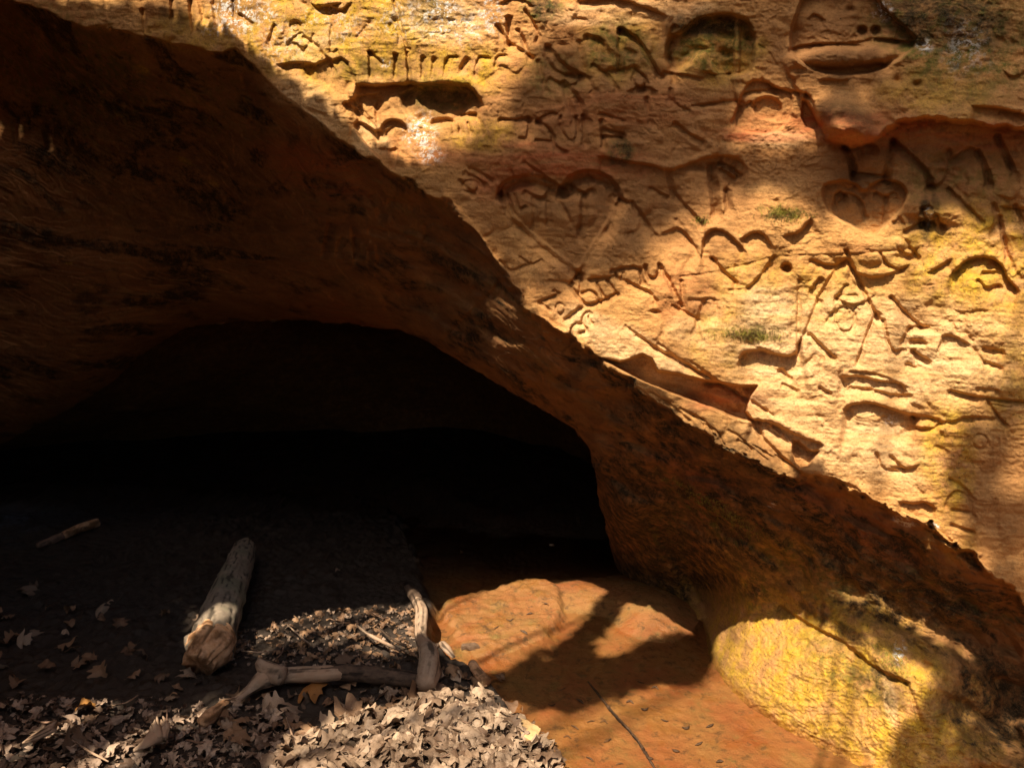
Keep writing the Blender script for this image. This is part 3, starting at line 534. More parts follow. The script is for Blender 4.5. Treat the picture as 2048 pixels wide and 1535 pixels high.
cliff = tag(mesh_np("sandstone_cliff", VV, QQ, M['rock'], attrs=AA), kind='structure')

# ------------------------------------------------------------------ the cave behind the rim
def rockD(px, py):
    i = int(np.argmin(abs(xs - px))); j = int(np.argmin(abs(ys - py))); return 1 / Q[j, i]
edge = []
for (ax, ay), (bx_, by_) in zip(HOLE_EDGE[:-1], HOLE_EDGE[1:]):
    for t in np.linspace(0, 1, 6)[:-1]: edge.append((ax + (bx_ - ax) * t, ay + (by_ - ay) * t))
edge += [HOLE_EDGE[-1], (1275, 1225), (1310, 1265)]
def trueD(px, py):
    i = int(np.argmin(abs(xs - px))); j = int(np.argmin(abs(ys - py))); return D[j, i]
E = np.array([pt(a, b, trueD(a, b) + .03) for a, b in edge]); E[:, 1] = np.convolve(np.pad(E[:, 1], 3, 'edge'), np.ones(7) / 7, 'valid') + .02
E = np.vstack([E[0] + [-.2, 0, -3], E, E[-1] + [.1, 0, -1.0]])
cxx = -1.0; rings = []
prof = [(0, .0, 1.03), (0, .10, 1.06), (0, .3, 1.12), (0, .7, 1.18), (0, 1.3, 1.2), (0, 2.0, 1.16), (0, 2.8, 1.02), (0, 3.5, .8), (0, 4.0, .5), (0, 4.3, .2), (0, 4.35, .02)]
pf = np.array(prof); tt = np.linspace(0, len(prof) - 1, 90)
dy = np.interp(tt, range(len(prof)), pf[:, 1]); sc = np.interp(tt, range(len(prof)), pf[:, 2])
idx = np.linspace(0, len(E) - 1, 260); Ei = np.stack([np.interp(idx, range(len(E)), E[:, k]) for k in range(3)], -1)
TV = np.zeros((90, 260, 3))
for i in range(90):
    yb = Ei[:, 1] * (1 - min(dy[i] / 3, 1)) + 3.9 * min(dy[i] / 3, 1)
    TV[i, :, 0] = cxx + (Ei[:, 0] - cxx) * sc[i]; TV[i, :, 1] = yb + dy[i]; TV[i, :, 2] = Ei[:, 2] * sc[i]
nzt = fbm(TV[..., 0] * 2 + TV[..., 2] * .7, TV[..., 1] * 2.3 + TV[..., 2], 81, 4)
TV[..., 2] += .07 * nzt * np.minimum(1, tt / 8)[:, None]; TV[..., 0] += .07 * np.roll(nzt, 7, 1) * np.minimum(1, tt / 8)[:, None]
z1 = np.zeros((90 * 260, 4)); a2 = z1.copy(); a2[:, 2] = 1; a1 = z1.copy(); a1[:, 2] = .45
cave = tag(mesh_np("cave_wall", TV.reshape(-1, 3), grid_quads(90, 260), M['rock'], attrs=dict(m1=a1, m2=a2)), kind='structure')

# ------------------------------------------------------------------ the ground: bank, stream bed, sand bar
BANK = [(-900, 980), (100, 985), (480, 1000), (740, 1010), (800, 1090), (846, 1170), (873, 1215), (866, 1285), (905, 1325), (955, 1345), (985, 1375), (1030, 1432), (1075, 1480), (1120, 1535), (1230, 1700), (1300, 2600), (-900, 2600)]
BAR = smooth_poly([(876, 1212), (930, 1190), (1000, 1172), (1090, 1170), (1118, 1192), (1126, 1236), (1106, 1262), (1080, 1290), (1010, 1318), (940, 1318), (905, 1286), (902, 1250)], 1, True)
def fz(x, y, masks=False):
    x = np.asarray(x, float); y = np.asarray(y, float)
    px, py = to_px(np.stack([x, y, np.zeros_like(x)], -1))
    near = (y < .9)
    n1 = fbm(x * 1.1, y * 1.1, 90, 4); n2 = fbm(x * 6, y * 6, 91, 4); n3 = perlin(x * 28, y * 28, 92); n4 = fbm(x * 14, y * 14, 96, 3, .6, True)
    wx = px + (14 + 70 * ss(1190, 1080, py)) * n2 + 5 * n3 + 90 * ss(1190, 1050, py) * n1; wy = py + 8 * n2
    b = sdf(wx, wy, BANK); r = sdf(wx, wy, BAR)
    bank = ss(-6, 14, b); bar = ss(-9 - 16 * ss(1230, 1300, py), 9 + 22 * ss(1230, 1300, py), r)
    z = -.035 + .012 * n1 + .006 * n2 + .002 * n3
    far = ss(4.3, 6.5, y); z = z + far * (.10 + .08 * n1)
    z = z + bank * (.075 + .05 * ss(10, 300, b) + .022 * n2 + .010 * n3 + .012 * n4)
    z = z + bar * (.046 + .014 * n2 + .008 * n4 + .003 * n3) + (1 - bank) * (1 - bar) * .006 * n4
    z = z + (1 - bank) * (.075 * np.exp(-((px - 1190) / 150) ** 2 - ((py - 1190) / 40) ** 2) + .10 * np.exp(-((px - 1315) / 75) ** 2 - ((py - 1235) / 45) ** 2))
    out = ss(1.9, .6, y) * ss(.9, 3, np.abs(x)); z = z + .15 * out * ss(0, .5, np.abs(x) - 1.0)
    z = np.where(np.hypot(x, y) > 12, z + .3, z)
    if not masks: return z
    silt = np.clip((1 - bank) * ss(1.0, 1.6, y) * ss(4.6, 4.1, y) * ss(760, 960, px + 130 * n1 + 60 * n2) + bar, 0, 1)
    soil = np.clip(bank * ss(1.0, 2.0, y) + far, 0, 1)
    wet = np.clip(.25 + .6 * ss(0, .3, n2) + .2 * bar, 0, 1) * ss(1.2, 2, y)
    return z, np.stack([silt, soil, bar, wet], -1)
gx = np.concatenate([-np.geomspace(4, 400, 26)[::-1], np.linspace(-4, -2.4, 60)[1:-1], np.arange(-2.4, 2.4, .0085), np.linspace(2.4, 4, 40), np.geomspace(4, 400, 26)[1:]])
gy = np.concatenate([-np.geomspace(2, 400, 30)[::-1], np.linspace(-2, 2.2, 90)[1:-1], np.arange(2.2, 5.2, .0095), np.linspace(5.2, 10, 90)[1:], np.geomspace(10, 400, 20)[1:]])
GX, GY = np.meshgrid(gx, gy); GZ, GM = fz(GX, GY, True)
GQ = grid_quads(len(gy), len(gx))[:, ::-1]
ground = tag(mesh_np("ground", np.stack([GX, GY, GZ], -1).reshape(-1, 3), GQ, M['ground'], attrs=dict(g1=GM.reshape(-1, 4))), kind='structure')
wv = [(-1.5, -1.0, 0), (3.0, -1.0, 0), (3.0, 6.2, 0), (-3.0, 6.2, 0), (-3.0, 4.0, 0)]
wv = [(-3.2, 2.0, -.002), (3.2, 2.0, -.002), (3.2, 6.3, -.002), (-3.2, 6.3, -.002)]
water = tag(mesh_np("stream_water", wv, [[0, 1, 2, 3]], M['water']), kind='structure')
#OBJECTS#
# ------------------------------------------------------------------ an unseen rock shoulder, added at left to block sun and sky
sx = np.linspace(0, 1, 140); sz = np.linspace(0, 1, 90); SX, SZ = np.meshgrid(sx, sz)
by0 = 5.2 - 5.4 * SX; top = 4.6 - 2.9 * ss(.38, .8, SX)
bxx = -.72 * by0 - 1.05 - .35 * SZ * 0 + .22 * fbm(SX * 5, SZ * 4, 101, 4) - .5 * ss(.6, 1, SZ)
bzz = -.3 + (top + .3) * SZ
a1 = np.zeros((SX.size, 4)); a2 = a1.copy(); a2[:, 2] = .6; a1[:, 2] = .3; a2[:, 0] = .4
sh = tag(mesh_np("light_block_shoulder", np.stack([bxx, by0, bzz], -1).reshape(-1, 3), grid_quads(90, 140), M['rock'], attrs=dict(m1=a1, m2=a2)), kind='structure')

# ------------------------------------------------------------------ helpers for wood and leaves
def spline(P, n):
    P = np.array(P, float); t = np.linspace(0, len(P) - 1, n); out = np.zeros((n, P.shape[1]))
    Pe = np.vstack([2 * P[0] - P[1], P, 2 * P[-1] - P[-2]])
    for k, tk in enumerate(t):
        i = min(int(tk), len(P) - 2); f = tk - i; a, b, c, d = Pe[i], Pe[i + 1], Pe[i + 2], Pe[i + 3]
        out[k] = .5 * (2 * b + (c - a) * f + (2 * a - 5 * b + 4 * c - d) * f * f + (3 * b - a - 3 * c + d) * f ** 3)
    return out
def tube(P, R, seg=20, n=40, amp=.1, fr=3.0, seed=1, flat=1.0, jag=0.0, groove_=0.0):
    """P: points in the world, R: radii. Irregular cross-section, optional torn end."""
    c = spline(np.hstack([np.array(P, float), np.array(R, float)[:, None]]), n); X, R_ = c[:, :3], c[:, 3]
    T = np.gradient(X, axis=0); T /= np.linalg.norm(T, axis=1)[:, None]
    U = np.cross(T, [0, 0, 1.0]); ln = np.linalg.norm(U, axis=1)[:, None]; U = np.where(ln < .2, np.cross(T, [1.0, 0, 0]), U); U /= np.linalg.norm(U, axis=1)[:, None]
    Wv = np.cross(U, T); th = np.linspace(0, 2 * math.pi, seg, endpoint=False)
    L = np.concatenate([[0], np.cumsum(np.linalg.norm(np.diff(X, axis=0), axis=1))])
    A, B = np.meshgrid(th, L); nz = fbm(np.cos(A) * 1.3 + seed * 7, np.sin(A) * 1.3 + B * fr * 3, seed, 3) + .5 * fbm(np.cos(A) * 4 + B * fr, np.sin(A) * 4, seed + 3, 3)
    fib = fbm(A * 7 + .8 * nz + seed, B * 5, seed + 9, 4, .6); crk = ss(.30, .42, fbm(A * 4 + seed, B * 3.5, seed + 5, 3)); wrap = ss(0, .6, A) * ss(2 * math.pi, 2 * math.pi - .6, A)
    rr = R_[:, None] * (1 + .9 * amp * nz + (.05 * fib - .09 * crk) * wrap - groove_ * np.clip(np.sin(A * 5 + B * 4 + seed), 0, 1) ** 4)
    FB = np.append(np.clip(.5 + 1.3 * fib - .9 * crk, 0, 1).ravel(), [.5, .5])
    V = X[:, None] + rr[..., None] * (np.cos(A)[..., None] * U[:, None] + flat * np.sin(A)[..., None] * Wv[:, None])
    if jag:
        e = np.random.RandomState(seed).rand(seg) * jag; V[-1] += T[-1] * e[:, None]; V[-2] += T[-1] * e[:, None] * .5
    V = V.reshape(-1, 3); i = np.arange(n * seg).reshape(n, seg); j = np.roll(i, -1, 1)
    Q = np.stack([i[:-1], j[:-1], j[1:], i[1:]], -1).reshape(-1, 4)
    c0, c1 = len(V), len(V) + 1
    m0 = X[0] - T[0] * R_[0] * .25; m1 = X[-1] + T[-1] * (R_[-1] * .25 - jag * .2); V = np.vstack([V, m0, m1])
    f0 = np.stack([j[0], i[0], np.full(seg, c0), np.full(seg, c0)], -1); f1 = np.stack([i[-1], j[-1], np.full(seg, c1), np.full(seg, c1)], -1)
    return V, Q, (f0[:, :3], f1[:, :3]), FB
def tubes_mesh(name, tubes, mat, parent=None):
    Vs, Fs, o = [], [], 0
    for V, Q, caps, _ in tubes:
        Vs.append(V); Fs += [(Q + o).tolist(), (caps[0] + o).tolist(), (caps[1] + o).tolist()]; o += len(V)
    V = np.vstack(Vs); F_ = [f for g in Fs for f in g]
    me = bpy.data.meshes.new(name); me.from_pydata(V.tolist(), [], F_); me.update()
    me.polygons.foreach_set("use_smooth", [True] * len(me.polygons)); me.materials.append(mat)
    at = me.attributes.new('fib', 'FLOAT_COLOR', 'POINT'); at.data.foreach_set('color', np.repeat(np.concatenate([t[3] for t in tubes]), 4).astype(np.float32))
    ob = bpy.data.objects.new(name, me); C.objects.link(ob)
    if parent is not None: ob.parent = parent
    return ob
def gp(px, py, h=0.0):
    """a point on the ground seen at that place of the photograph, raised by h"""
    z = 0.05
    for _ in range(6):
        p = floor_at(px, py, z + h); z = float(fz(p[0:1], p[1:2])[0])
    return floor_at(px, py, z + h)
def rel(o, base):
    """move the origin of a mesh to its base point without moving the mesh"""
    o.data.transform(__import__('mathutils').Matrix.Translation(-Vector(base)))

M['bark'] = mat_simple("grey_bark", (.17, .13, .095), (.34, .27, .20), 16, .9, .008, (1, 1, 1), (.20, .18, .12), fib=True)
M['barkd'] = mat_simple("dark_bark", (.05, .032, .022), (.14, .09, .06), 22, .85, .008, fib=True)
M['wood'] = mat_simple("weathered_wood", (.25, .165, .11), (.47, .34, .24), 24, .8, .003, (1, 1, 1), (.40, .26, .17), fib=True)
M['torn'] = mat_simple("torn_wood", (.50, .24, .10), (.72, .46, .28), 34, .85, .006, (1, 1, 1), (.22, .11, .05), fib=True)
M['brownwood'] = mat_simple("damp_wood", (.16, .09, .06), (.30, .19, .13), 26, .75, .004, fib=True)
M['stone'] = mat_simple("tan_stone", (.46, .29, .13), (.60, .41, .20), 14, .9, .005)
M['leafA'] = mat_leaf("dry_leaf", (.13, .075, .045), (.46, .33, .225), (.10, .06, .035))
M['leafM'] = mat_leaf("muddy_leaf", (.09, .05, .03), (.46, .33, .24), (.07, .045, .03))
M['leafB'] = mat_leaf("brown_leaf", (.16, .085, .045), (.34, .20, .11), (.08, .045, .03))
M['leafO'] = mat_leaf("orange_leaf", (.34, .14, .035), (.42, .20, .05), (.20, .09, .03))
M['grass'] = mat_simple("yellow_green_grass", (.30, .36, .03), (.50, .50, .10), 30, .6, .001)
M['moss'] = mat_simple("moss_green", (.16, .16, .02), (.42, .35, .06), 60, .9, .002, (1, 1, 1), (.14, .10, .03))
M['needle'] = mat_simple("dark_foliage", (.03, .05, .015), (.07, .10, .03), 8, .8, .002)
M['trunk'] = mat_simple("trunk_bark", (.07, .05, .035), (.16, .12, .085), 12, .95, .01)

def thing_tubes(name, label, cat, base, parts, group=None):
    """parts: (part name, material, [tubes]); one part alone becomes the thing itself"""
    if len(parts) == 1:
        o = tubes_mesh(name, parts[0][2], M[parts[0][1]]); rel(o, base); o.location = base; return tag(o, label, cat, group)
    e = empty(name, base); tag(e, label, cat, group)
    for pn, mt, tb in parts:
        o = tubes_mesh(pn, tb, M[mt], e); rel(o, base)
    return e

# the big log that lies pointing into the cave
b = gp(423, 1300)
ax_ = [gp(420, 1302, .085), gp(432, 1255, .095), gp(452, 1200, .10), gp(466, 1162, .10), gp(482, 1120, .095), gp(489, 1098, .09)]
thing_tubes("fallen_log", "thick grey barked log lying into the cave, its near end torn to pale orange wood", "log", b, [
    ("bark", 'bark', [tube(ax_, [.090, .090, .084, .078, .071, .064], 48, 140, .12, 3, 3)]),
    ("torn_end", 'torn', [tube([ax_[0] + (ax_[1] - ax_[0]) * .62, ax_[0] + (ax_[1] - ax_[0]) * .1 + [0, 0, .008], ax_[0] + [-.02, -.05, -.02]], [.078, .094, .066], 40, 40, .2, 9, 8, 1, .03)]),
    ("branch_stub", 'bark', [tube([ax_[0] + [0, .06, 0], gp(392, 1290, .08), gp(382, 1268, .13)], [.06, .042, .03], 20, 16, .2, 4, 5)])])
# driftwood lying across the bank
d_ = [gp(472, 1400, .035), gp(500, 1378, .05), (gp(530, 1356, .06)), gp(575, 1350, .065), gp(640, 1347, .07), gp(690, 1344, .065), gp(760, 1350, .055), gp(842, 1362, .045)]
thing_tubes("driftwood_branch", "smooth grey driftwood branch with a forked left end lying across the dark bank", "branch", gp(600, 1360), [
    ("stem", 'wood', [tube(d_[:6], [.013, .021, .042, .034, .034, .028], 28, 90, .16, 3, 12, .85, .03, .08)]),
    ("fork_arm", 'wood', [tube([gp(566, 1352, .06), gp(538, 1342, .08), gp(520, 1326, .105), gp(514, 1322, .11)], [.036, .034, .022, .014], 20, 24, .15, 5, 14)]),
    ("bark", 'barkd', [tube(d_[4:], [.030, .034, .036, .032], 26, 60, .16, 4, 15, .9)])])
fk = [gp(817, 1176, .05), gp(832, 1196, .06), gp(843, 1222, .065), gp(842, 1252, .06), gp(843, 1276, .07), gp(857, 1305, .08), gp(858, 1335, .075), gp(850, 1372, .05)]
thing_tubes("forked_stick", "pale weathered stick bent towards the cave, standing out above the right end of the driftwood", "stick", gp(850, 1372), [
    ("stem", 'wood', [tube(fk[1:], [.024, .030, .028, .026, .040, .046, .042], 28, 100, .15, 3, 22, 1, 0, .14)]),
    ("dark_tip", 'barkd', [tube([fk[0], fk[1], fk[1] + (fk[2] - fk[1]) * .3], [.024, .030, .0265], 20, 16, .15, 4, 23)]),
    ("spur", 'wood', [tube([gp(856, 1304, .08), gp(868, 1296, .09), gp(876, 1288, .10)], [.034, .020, .006], 14, 12, .15, 5, 24)])])
thing_tubes("broken_stick", "thin broken stick lying alone on the dark cave floor at far left", "stick", gp(130, 1068), [
    ("stem", 'brownwood', [tube([gp(75, 1092, .02), gp(105, 1080, .03), gp(132, 1068, .03)], [.018, .026, .022], 16, 24, .3, 6, 31)]),
    ("bare_wood", 'torn', [tube([gp(128, 1070, .03), gp(160, 1056, .035), gp(196, 1044, .03)], [.026, .030, .028], 16, 24, .1, 4, 32)])])
thing_tubes("stick_stub", "short orange-tipped stub of a stick below the fork of the driftwood", "stick", gp(420, 1430), [("x", 'torn', [tube([gp(404, 1444, .03), gp(425, 1428, .035), gp(452, 1408, .02)], [.022, .026, .018], 16, 24, .25, 6, 33)])])
thing_tubes("wood_stub", "stubby peg of wood lying beside the water, right of the forked stick", "stick", gp(960, 1345), [("x", 'torn', [tube([gp(944, 1326, .035), gp(956, 1344, .04), gp(973, 1364, .03)], [.018, .021, .024], 16, 20, .14, 6, 34)])])
thing_tubes("wood_chip", "pale flat chip of wood between the forked stick and the orange sand bar", "wood chip", gp(895, 1300), [("x", 'wood', [tube([gp(884, 1284, .05), gp(893, 1296, .045), gp(908, 1314, .02)], [.016, .020, .010], 14, 16, .2, 6, 35, .4)])])
thing_tubes("twig", "thin pale twig leaning across the dappled leaves left of the forked stick", "twig", gp(760, 1280), [("x", 'wood', [tube([gp(714, 1250, .06), gp(734, 1266, .07), gp(760, 1280, .07), gp(800, 1300, .06)], [.004, .007, .008, .006], 8, 24, .2, 6, 36)])])
thing_tubes("twig", "thin dark twig beside the pale one, pointing at the forked stick", "twig", gp(790, 1275), [("x", 'barkd', [tube([gp(754, 1252, .06), gp(784, 1276, .07), gp(812, 1292, .06)], [.004, .006, .006], 8, 18, .2, 6, 37)])])
thing_tubes("splintered_wood", "pale chunk of splintered wood among the lit leaves at bottom left", "wood chunk", gp(305, 1470), [
    ("stem", 'wood', [tube([gp(268, 1500, .03), gp(290, 1487, .045), gp(312, 1470, .06)], [.008, .020, .034], 16, 24, .2, 6, 41, .7)]),
    ("splinters", 'wood', [tube([gp(312 + 3 * k, 1474, .06), gp(304 + 6 * k, 1456 - 5 * (k % 2), .07 + .006 * (k % 3)), gp(306 + 4 * k, 1446 - 7 * (k % 3), .07)], [.016, .009, .003], 8, 10, .3, 9, 42 + k) for k in range(6)])])
thing_tubes("wood_flake", "long grey flake of wood sticking out of the leaves, left of the splintered chunk", "wood chip", gp(85, 1465), [("x", 'wood', [tube([gp(46, 1484, .03), gp(70, 1472, .05), gp(104, 1455, .06)], [.006, .022, .030], 16, 24, .25, 6, 50, .45, .02)])])
thing_tubes("sunken_twig", "long dark jointed twig lying on the orange bed of the stream", "twig", gp(1240, 1450), [
    ("stem", 'barkd', [tube([gp(1176, 1362, .004), gp(1200, 1392, .004), gp(1232, 1432, .004), (gp(1262, 1464, .004)), gp(1284, 1494, .004), gp(1312, 1540, .004)], [.003, .0045, .006, .005, .006, .004], 8, 90, .9, 30, 51)])])
for k, (x, y) in enumerate([(1124, 1378), (1282, 1364), (1310, 1372), (1290, 1418), (1182, 1440), (1150, 1452), (1398, 1486), (1352, 1500), (1208, 1440), (1104, 1410), (1440, 1520), (1160, 1400), (1215, 1480), (1330, 1440), (1260, 1400), (1372, 1455), (1240, 1525), (1180, 1515), (1420, 1450), (1300, 1515), (1135, 1470), (1020, 1240), (1060, 1225), (1048, 1262), (990, 1255), (1090, 1205)]):
    thing_tubes("debris_flake", "small dark flake of rotten wood on the orange stream bed", "debris", gp(x, y), [("x", 'barkd', [tube([gp(x - 8, y + 3 - 6 * (k % 2), .004), gp(x, y, .006), gp(x + 7, y - 4 + 5 * (k % 3), .003)], [.0012, .0022 + .0018 * (k % 4), .0015], 8, 10, .8, 20, 60 + k, .4)])], "dark flakes on the stream bed")

for k, (x, y) in enumerate([(90, 1440), (250, 1400), (330, 1440), (180, 1500), (395, 1480), (470, 1390), (560, 1300), (600, 1270), (680, 1240), (740, 1480), (650, 1500), (820, 1460), (930, 1440), (1010, 1500), (900, 1500), (580, 1460), (760, 1230), (520, 1300)]):
    a_ = 2.4 * k; L_ = 22 + 13 * (k % 4); dx, dy_ = math.cos(a_) * L_, math.sin(a_) * L_ * .45
    thing_tubes("small_twig", "small thin twig lying loose among the dead leaves on the bank", "twig", gp(x, y), [("x", 'wood' if k % 2 else 'brownwood', [tube([gp(x - dx, y - dy_, .03), gp(x + 3, y + 4, .045), gp(x + dx, y + dy_, .03)], [.0022, .0038, .0026], 6, 16, .4, 12, 500 + k)])], "small twigs among the leaves")
def slab(name, label, cat, c, sx_, sy_, sz_, rz, tilt, mat, seed):
    n = 26; u = np.linspace(-1, 1, n); Vs, Qs, o = [], [], 0
    for f in range(6):
        A, B = np.meshgrid(u, u); one_ = np.ones_like(A); a, s = f // 2, (1 if f % 2 else -1)
        co = [None] * 3; co[a] = one_ * s; co[(a + 1) % 3] = A; co[(a + 2) % 3] = B * s
        Pp = np.stack(co, -1); r = np.linalg.norm(Pp, axis=-1, keepdims=True); Pp = Pp * (1 - .16 * (r - 1))
        Pp[..., 0] *= sx_ * (1 - .15 * Pp[..., 1]); Pp[..., 1] *= sy_ * (1 + .12 * Pp[..., 0] / sx_); Pp[..., 2] *= sz_
        nn = fbm(Pp[..., 0] * 30 + Pp[..., 2] * 20, Pp[..., 1] * 30 + Pp[..., 2] * 9, seed, 3); Pp += .006 * nn[..., None] * np.sign(Pp)
        Vs.append(Pp.reshape(-1, 3)); Qs.append(grid_quads(n, n) + o); o += n * n
    ob = mesh_np(name, np.vstack(Vs), np.vstack(Qs), mat); ob.location = c; ob.rotation_euler = (tilt[0], tilt[1], rz)
    return tag(ob, label, cat)
slab("flat_stone", "tan flat stone with a square edge lying at the right rim of the leaf pile", "stone", gp(1052, 1462, .02), .052, .036, .016, -.6, (.15, .2), M['stone'], 5)
slab("pebble", "whitish rough pebble lying in the wet lower edge of the sand bar", "pebble", gp(940, 1292, .006), .04, .016, .011, .1, (0, 0), M['leafA'], 6)

# ------------------------------------------------------------------ leaves
def leaf_arrays(kind, seed, n=19):
    rs = np.random.RandomState(seed); t = np.linspace(0, 1, n)
    if kind == 0: w = .36 * np.sin(math.pi * t ** .8) ** .6 * (1 + .30 * np.sin(2 * math.pi * 3.5 * t + .6))              # lobed oak
    elif kind == 1: w = .46 * np.sin(math.pi * t ** .7) ** .6 * (1 + .42 * np.sin(2 * math.pi * 2.5 * t + 2.6))            # pointed lobes
    else: w = .30 * np.sin(math.pi * t ** .85) ** .8 * (1 + .06 * np.sin(20 * t))                                              # plain
    w = np.clip(w, .02, None) * (1 + .05 * rs.randn(n)); w2 = w * (1 + .05 * rs.randn(n))
    fwd = .10 * (kind == 1) * np.sin(2 * math.pi * 2.5 * t + 2.6)
    m = np.stack([t - .5, np.zeros(n), np.zeros(n)], -1)
    cols = []
    for f, sgn, ww in ((1, 1, w), (.5, 1, w), (0, 0, w), (.5, -1, w2), (1, -1, w2)):
        cols.append(np.stack([t - .5 + fwd * f, sgn * ww * f, np.zeros(n)], -1))
    V = np.stack(cols, 1)
    fold = rs.uniform(-.5, .8); curl = rs.uniform(-1.5, 1.5); tw = rs.uniform(-.8, .8)
    V[..., 2] += fold * np.abs(V[..., 1]) ** 1.3 * 1.1 + .04 * np.sin(V[..., 0] * 14 + seed) * np.sign(V[..., 1]) * 1.0
    th = V[..., 0] * tw; y, z = V[..., 1].copy(), V[..., 2].copy(); V[..., 1] = y * np.cos(th) - z * np.sin(th); V[..., 2] = y * np.sin(th) + z * np.cos(th)
    th = V[..., 0] * curl; x = V[..., 0].copy(); V[..., 2] += np.sin(th) * x * .8; V[..., 0] = x * np.cos(th)
    V[..., 2] += .05 * np.sin(V[..., 0] * 9 + V[..., 1] * 11 + seed * 1.7) * (.4 + np.abs(V[..., 1]) * 2)
    V = V.reshape(-1, 3); Q = grid_quads(n, 5)
    # a little stalk
    k = len(V); st = np.array([[-.5, .008, 0], [-.5, -.008, 0], [-.72, -.006, .02 + .05 * rs.rand()], [-.72, .006, .02]]); V = np.vstack([V, st]); Q = np.vstack([Q, [[k, k + 1, k + 2, k + 3]]])
    V[:, 2] -= V[:, 2].min()
    return V, Q
LT = [leaf_arrays(k % 3, 100 + k) for k in range(18)]
def eul(rx, ry, rz):
    cx_, sx_, cy_, sy_, cz_, sz_ = np.cos(rx), np.sin(rx), np.cos(ry), np.sin(ry), np.cos(rz), np.sin(rz)
    R = np.empty((len(rx), 3, 3)); R[:, 0, 0] = cz_ * cy_; R[:, 0, 1] = cz_ * sy_ * sx_ - sz_ * cx_; R[:, 0, 2] = cz_ * sy_ * cx_ + sz_ * sx_
    R[:, 1, 0] = sz_ * cy_; R[:, 1, 1] = sz_ * sy_ * sx_ + cz_ * cx_; R[:, 1, 2] = sz_ * sy_ * cx_ - cz_ * sx_; R[:, 2, 0] = -sy_; R[:, 2, 1] = cy_ * sx_; R[:, 2, 2] = cy_ * cx_
    return R
def leaf_mass(name, P, size, seed, mat, label, cat):
    rs = np.random.RandomState(seed); n = len(P)
    R = eul(rs.normal(0, .42, n), rs.normal(0, .42, n), rs.uniform(0, 6.28, n)); Vs, Qs, As, o = [], [], [], 0
    kk = rs.randint(0, len(LT), n)
    for k in range(len(LT)):
        m = np.where(kk == k)[0]
        if not len(m): continue
        V0, Q0 = LT[k]; W_ = np.einsum('nij,vj->nvi', R[m], V0) * size[m, None, None] + P[m, None]
        Vs.append(W_.reshape(-1, 3)); Qs.append((Q0[None] + (np.arange(len(m)) * len(V0))[:, None, None] + o).reshape(-1, 4)); o += len(m) * len(V0)
        As.append(np.repeat(np.stack([rs.rand(len(m))] * 4, -1), len(V0), 0))
    return tag(mesh_np(name, np.vstack(Vs), np.vstack(Qs), mat, attrs=dict(tone=np.vstack(As))), label, cat, None, 'stuff')
rs = np.random.RandomState(5)
def scatter(n, poly, dens=None):
    a = np.array(poly, float); out = []
    while len(out) < n:
        q = rs.rand(4000, 2) * (a.max(0) - a.min(0)) + a.min(0)
        q = q[inside(q[:, 0], q[:, 1], poly)]
        w_ = floorW(q[:, 1]); q = q[rs.rand(len(q)) < w_]
        if dens is not None: q = q[rs.rand(len(q)) < dens(q[:, 0], q[:, 1])]
        out += q.tolist()
    q = np.array(out[:n]); Pw = floor_at(q[:, 0], q[:, 1], .08); Pw[:, 2] = fz(Pw[:, 0], Pw[:, 1]); return Pw
def floorW(py): return np.clip((1100.0 / np.maximum(py - 600, 100)) ** 3 / 8, 0, 1)
PILE = [(560, 1540), (640, 1490), (700, 1455), (790, 1420), (840, 1400), (900, 1395), (960, 1380), (1020, 1430), (1070, 1478), (1118, 1530), (1190, 1640), (1200, 1700), (500, 1700)]
P1_ = scatter(1150, PILE); P1_[:, 2] += rs.uniform(0, .035, len(P1_))
leaf_mass("leaf_litter", P1_, rs.uniform(.04, .10, len(P1_)), 7, M['leafA'], "deep pile of pale dry leaves heaped at the water's edge, bottom centre", "leaf litter")
PC = np.vstack([scatter(1500, PILE), scatter(1300, [(-60, 1400), (300, 1410), (560, 1420), (620, 1460), (560, 1700), (-200, 1700)]), scatter(500, [(480, 1270), (640, 1225), (830, 1200), (850, 1300), (800, 1340), (400, 1340)])])
leaf_mass("leaf_crumbs", PC + [0, 0, .004], rs.uniform(.008, .028, len(PC)), 12, M['leafM'], "crumbled bits of leaf and bark strewn over the mud between the leaves", "leaf litter")
STRIP = [(-60, 1440), (100, 1415), (230, 1420), (330, 1440), (420, 1400), (470, 1420), (560, 1440), (620, 1460), (560, 1560), (560, 1700), (-200, 1700)]
P2_ = scatter(620, STRIP); P2_[:, 2] += rs.uniform(0, .02, len(P2_))
leaf_mass("leaf_litter", P2_, rs.uniform(.02, .065, len(P2_)), 8, M['leafM'], "trodden brown leaves, chips and mud strewn along the bottom left", "leaf litter")
MIDL = [(480, 1270), (640, 1225), (830, 1200), (850, 1300), (800, 1330), (560, 1330), (500, 1320), (380, 1330), (400, 1300)]
P3_ = scatter(230, MIDL)
leaf_mass("leaf_litter", P3_, rs.uniform(.02, .055, len(P3_)), 9, M['leafB'], "brown crushed leaves on the sunlit strip of mud behind the driftwood", "leaf litter")

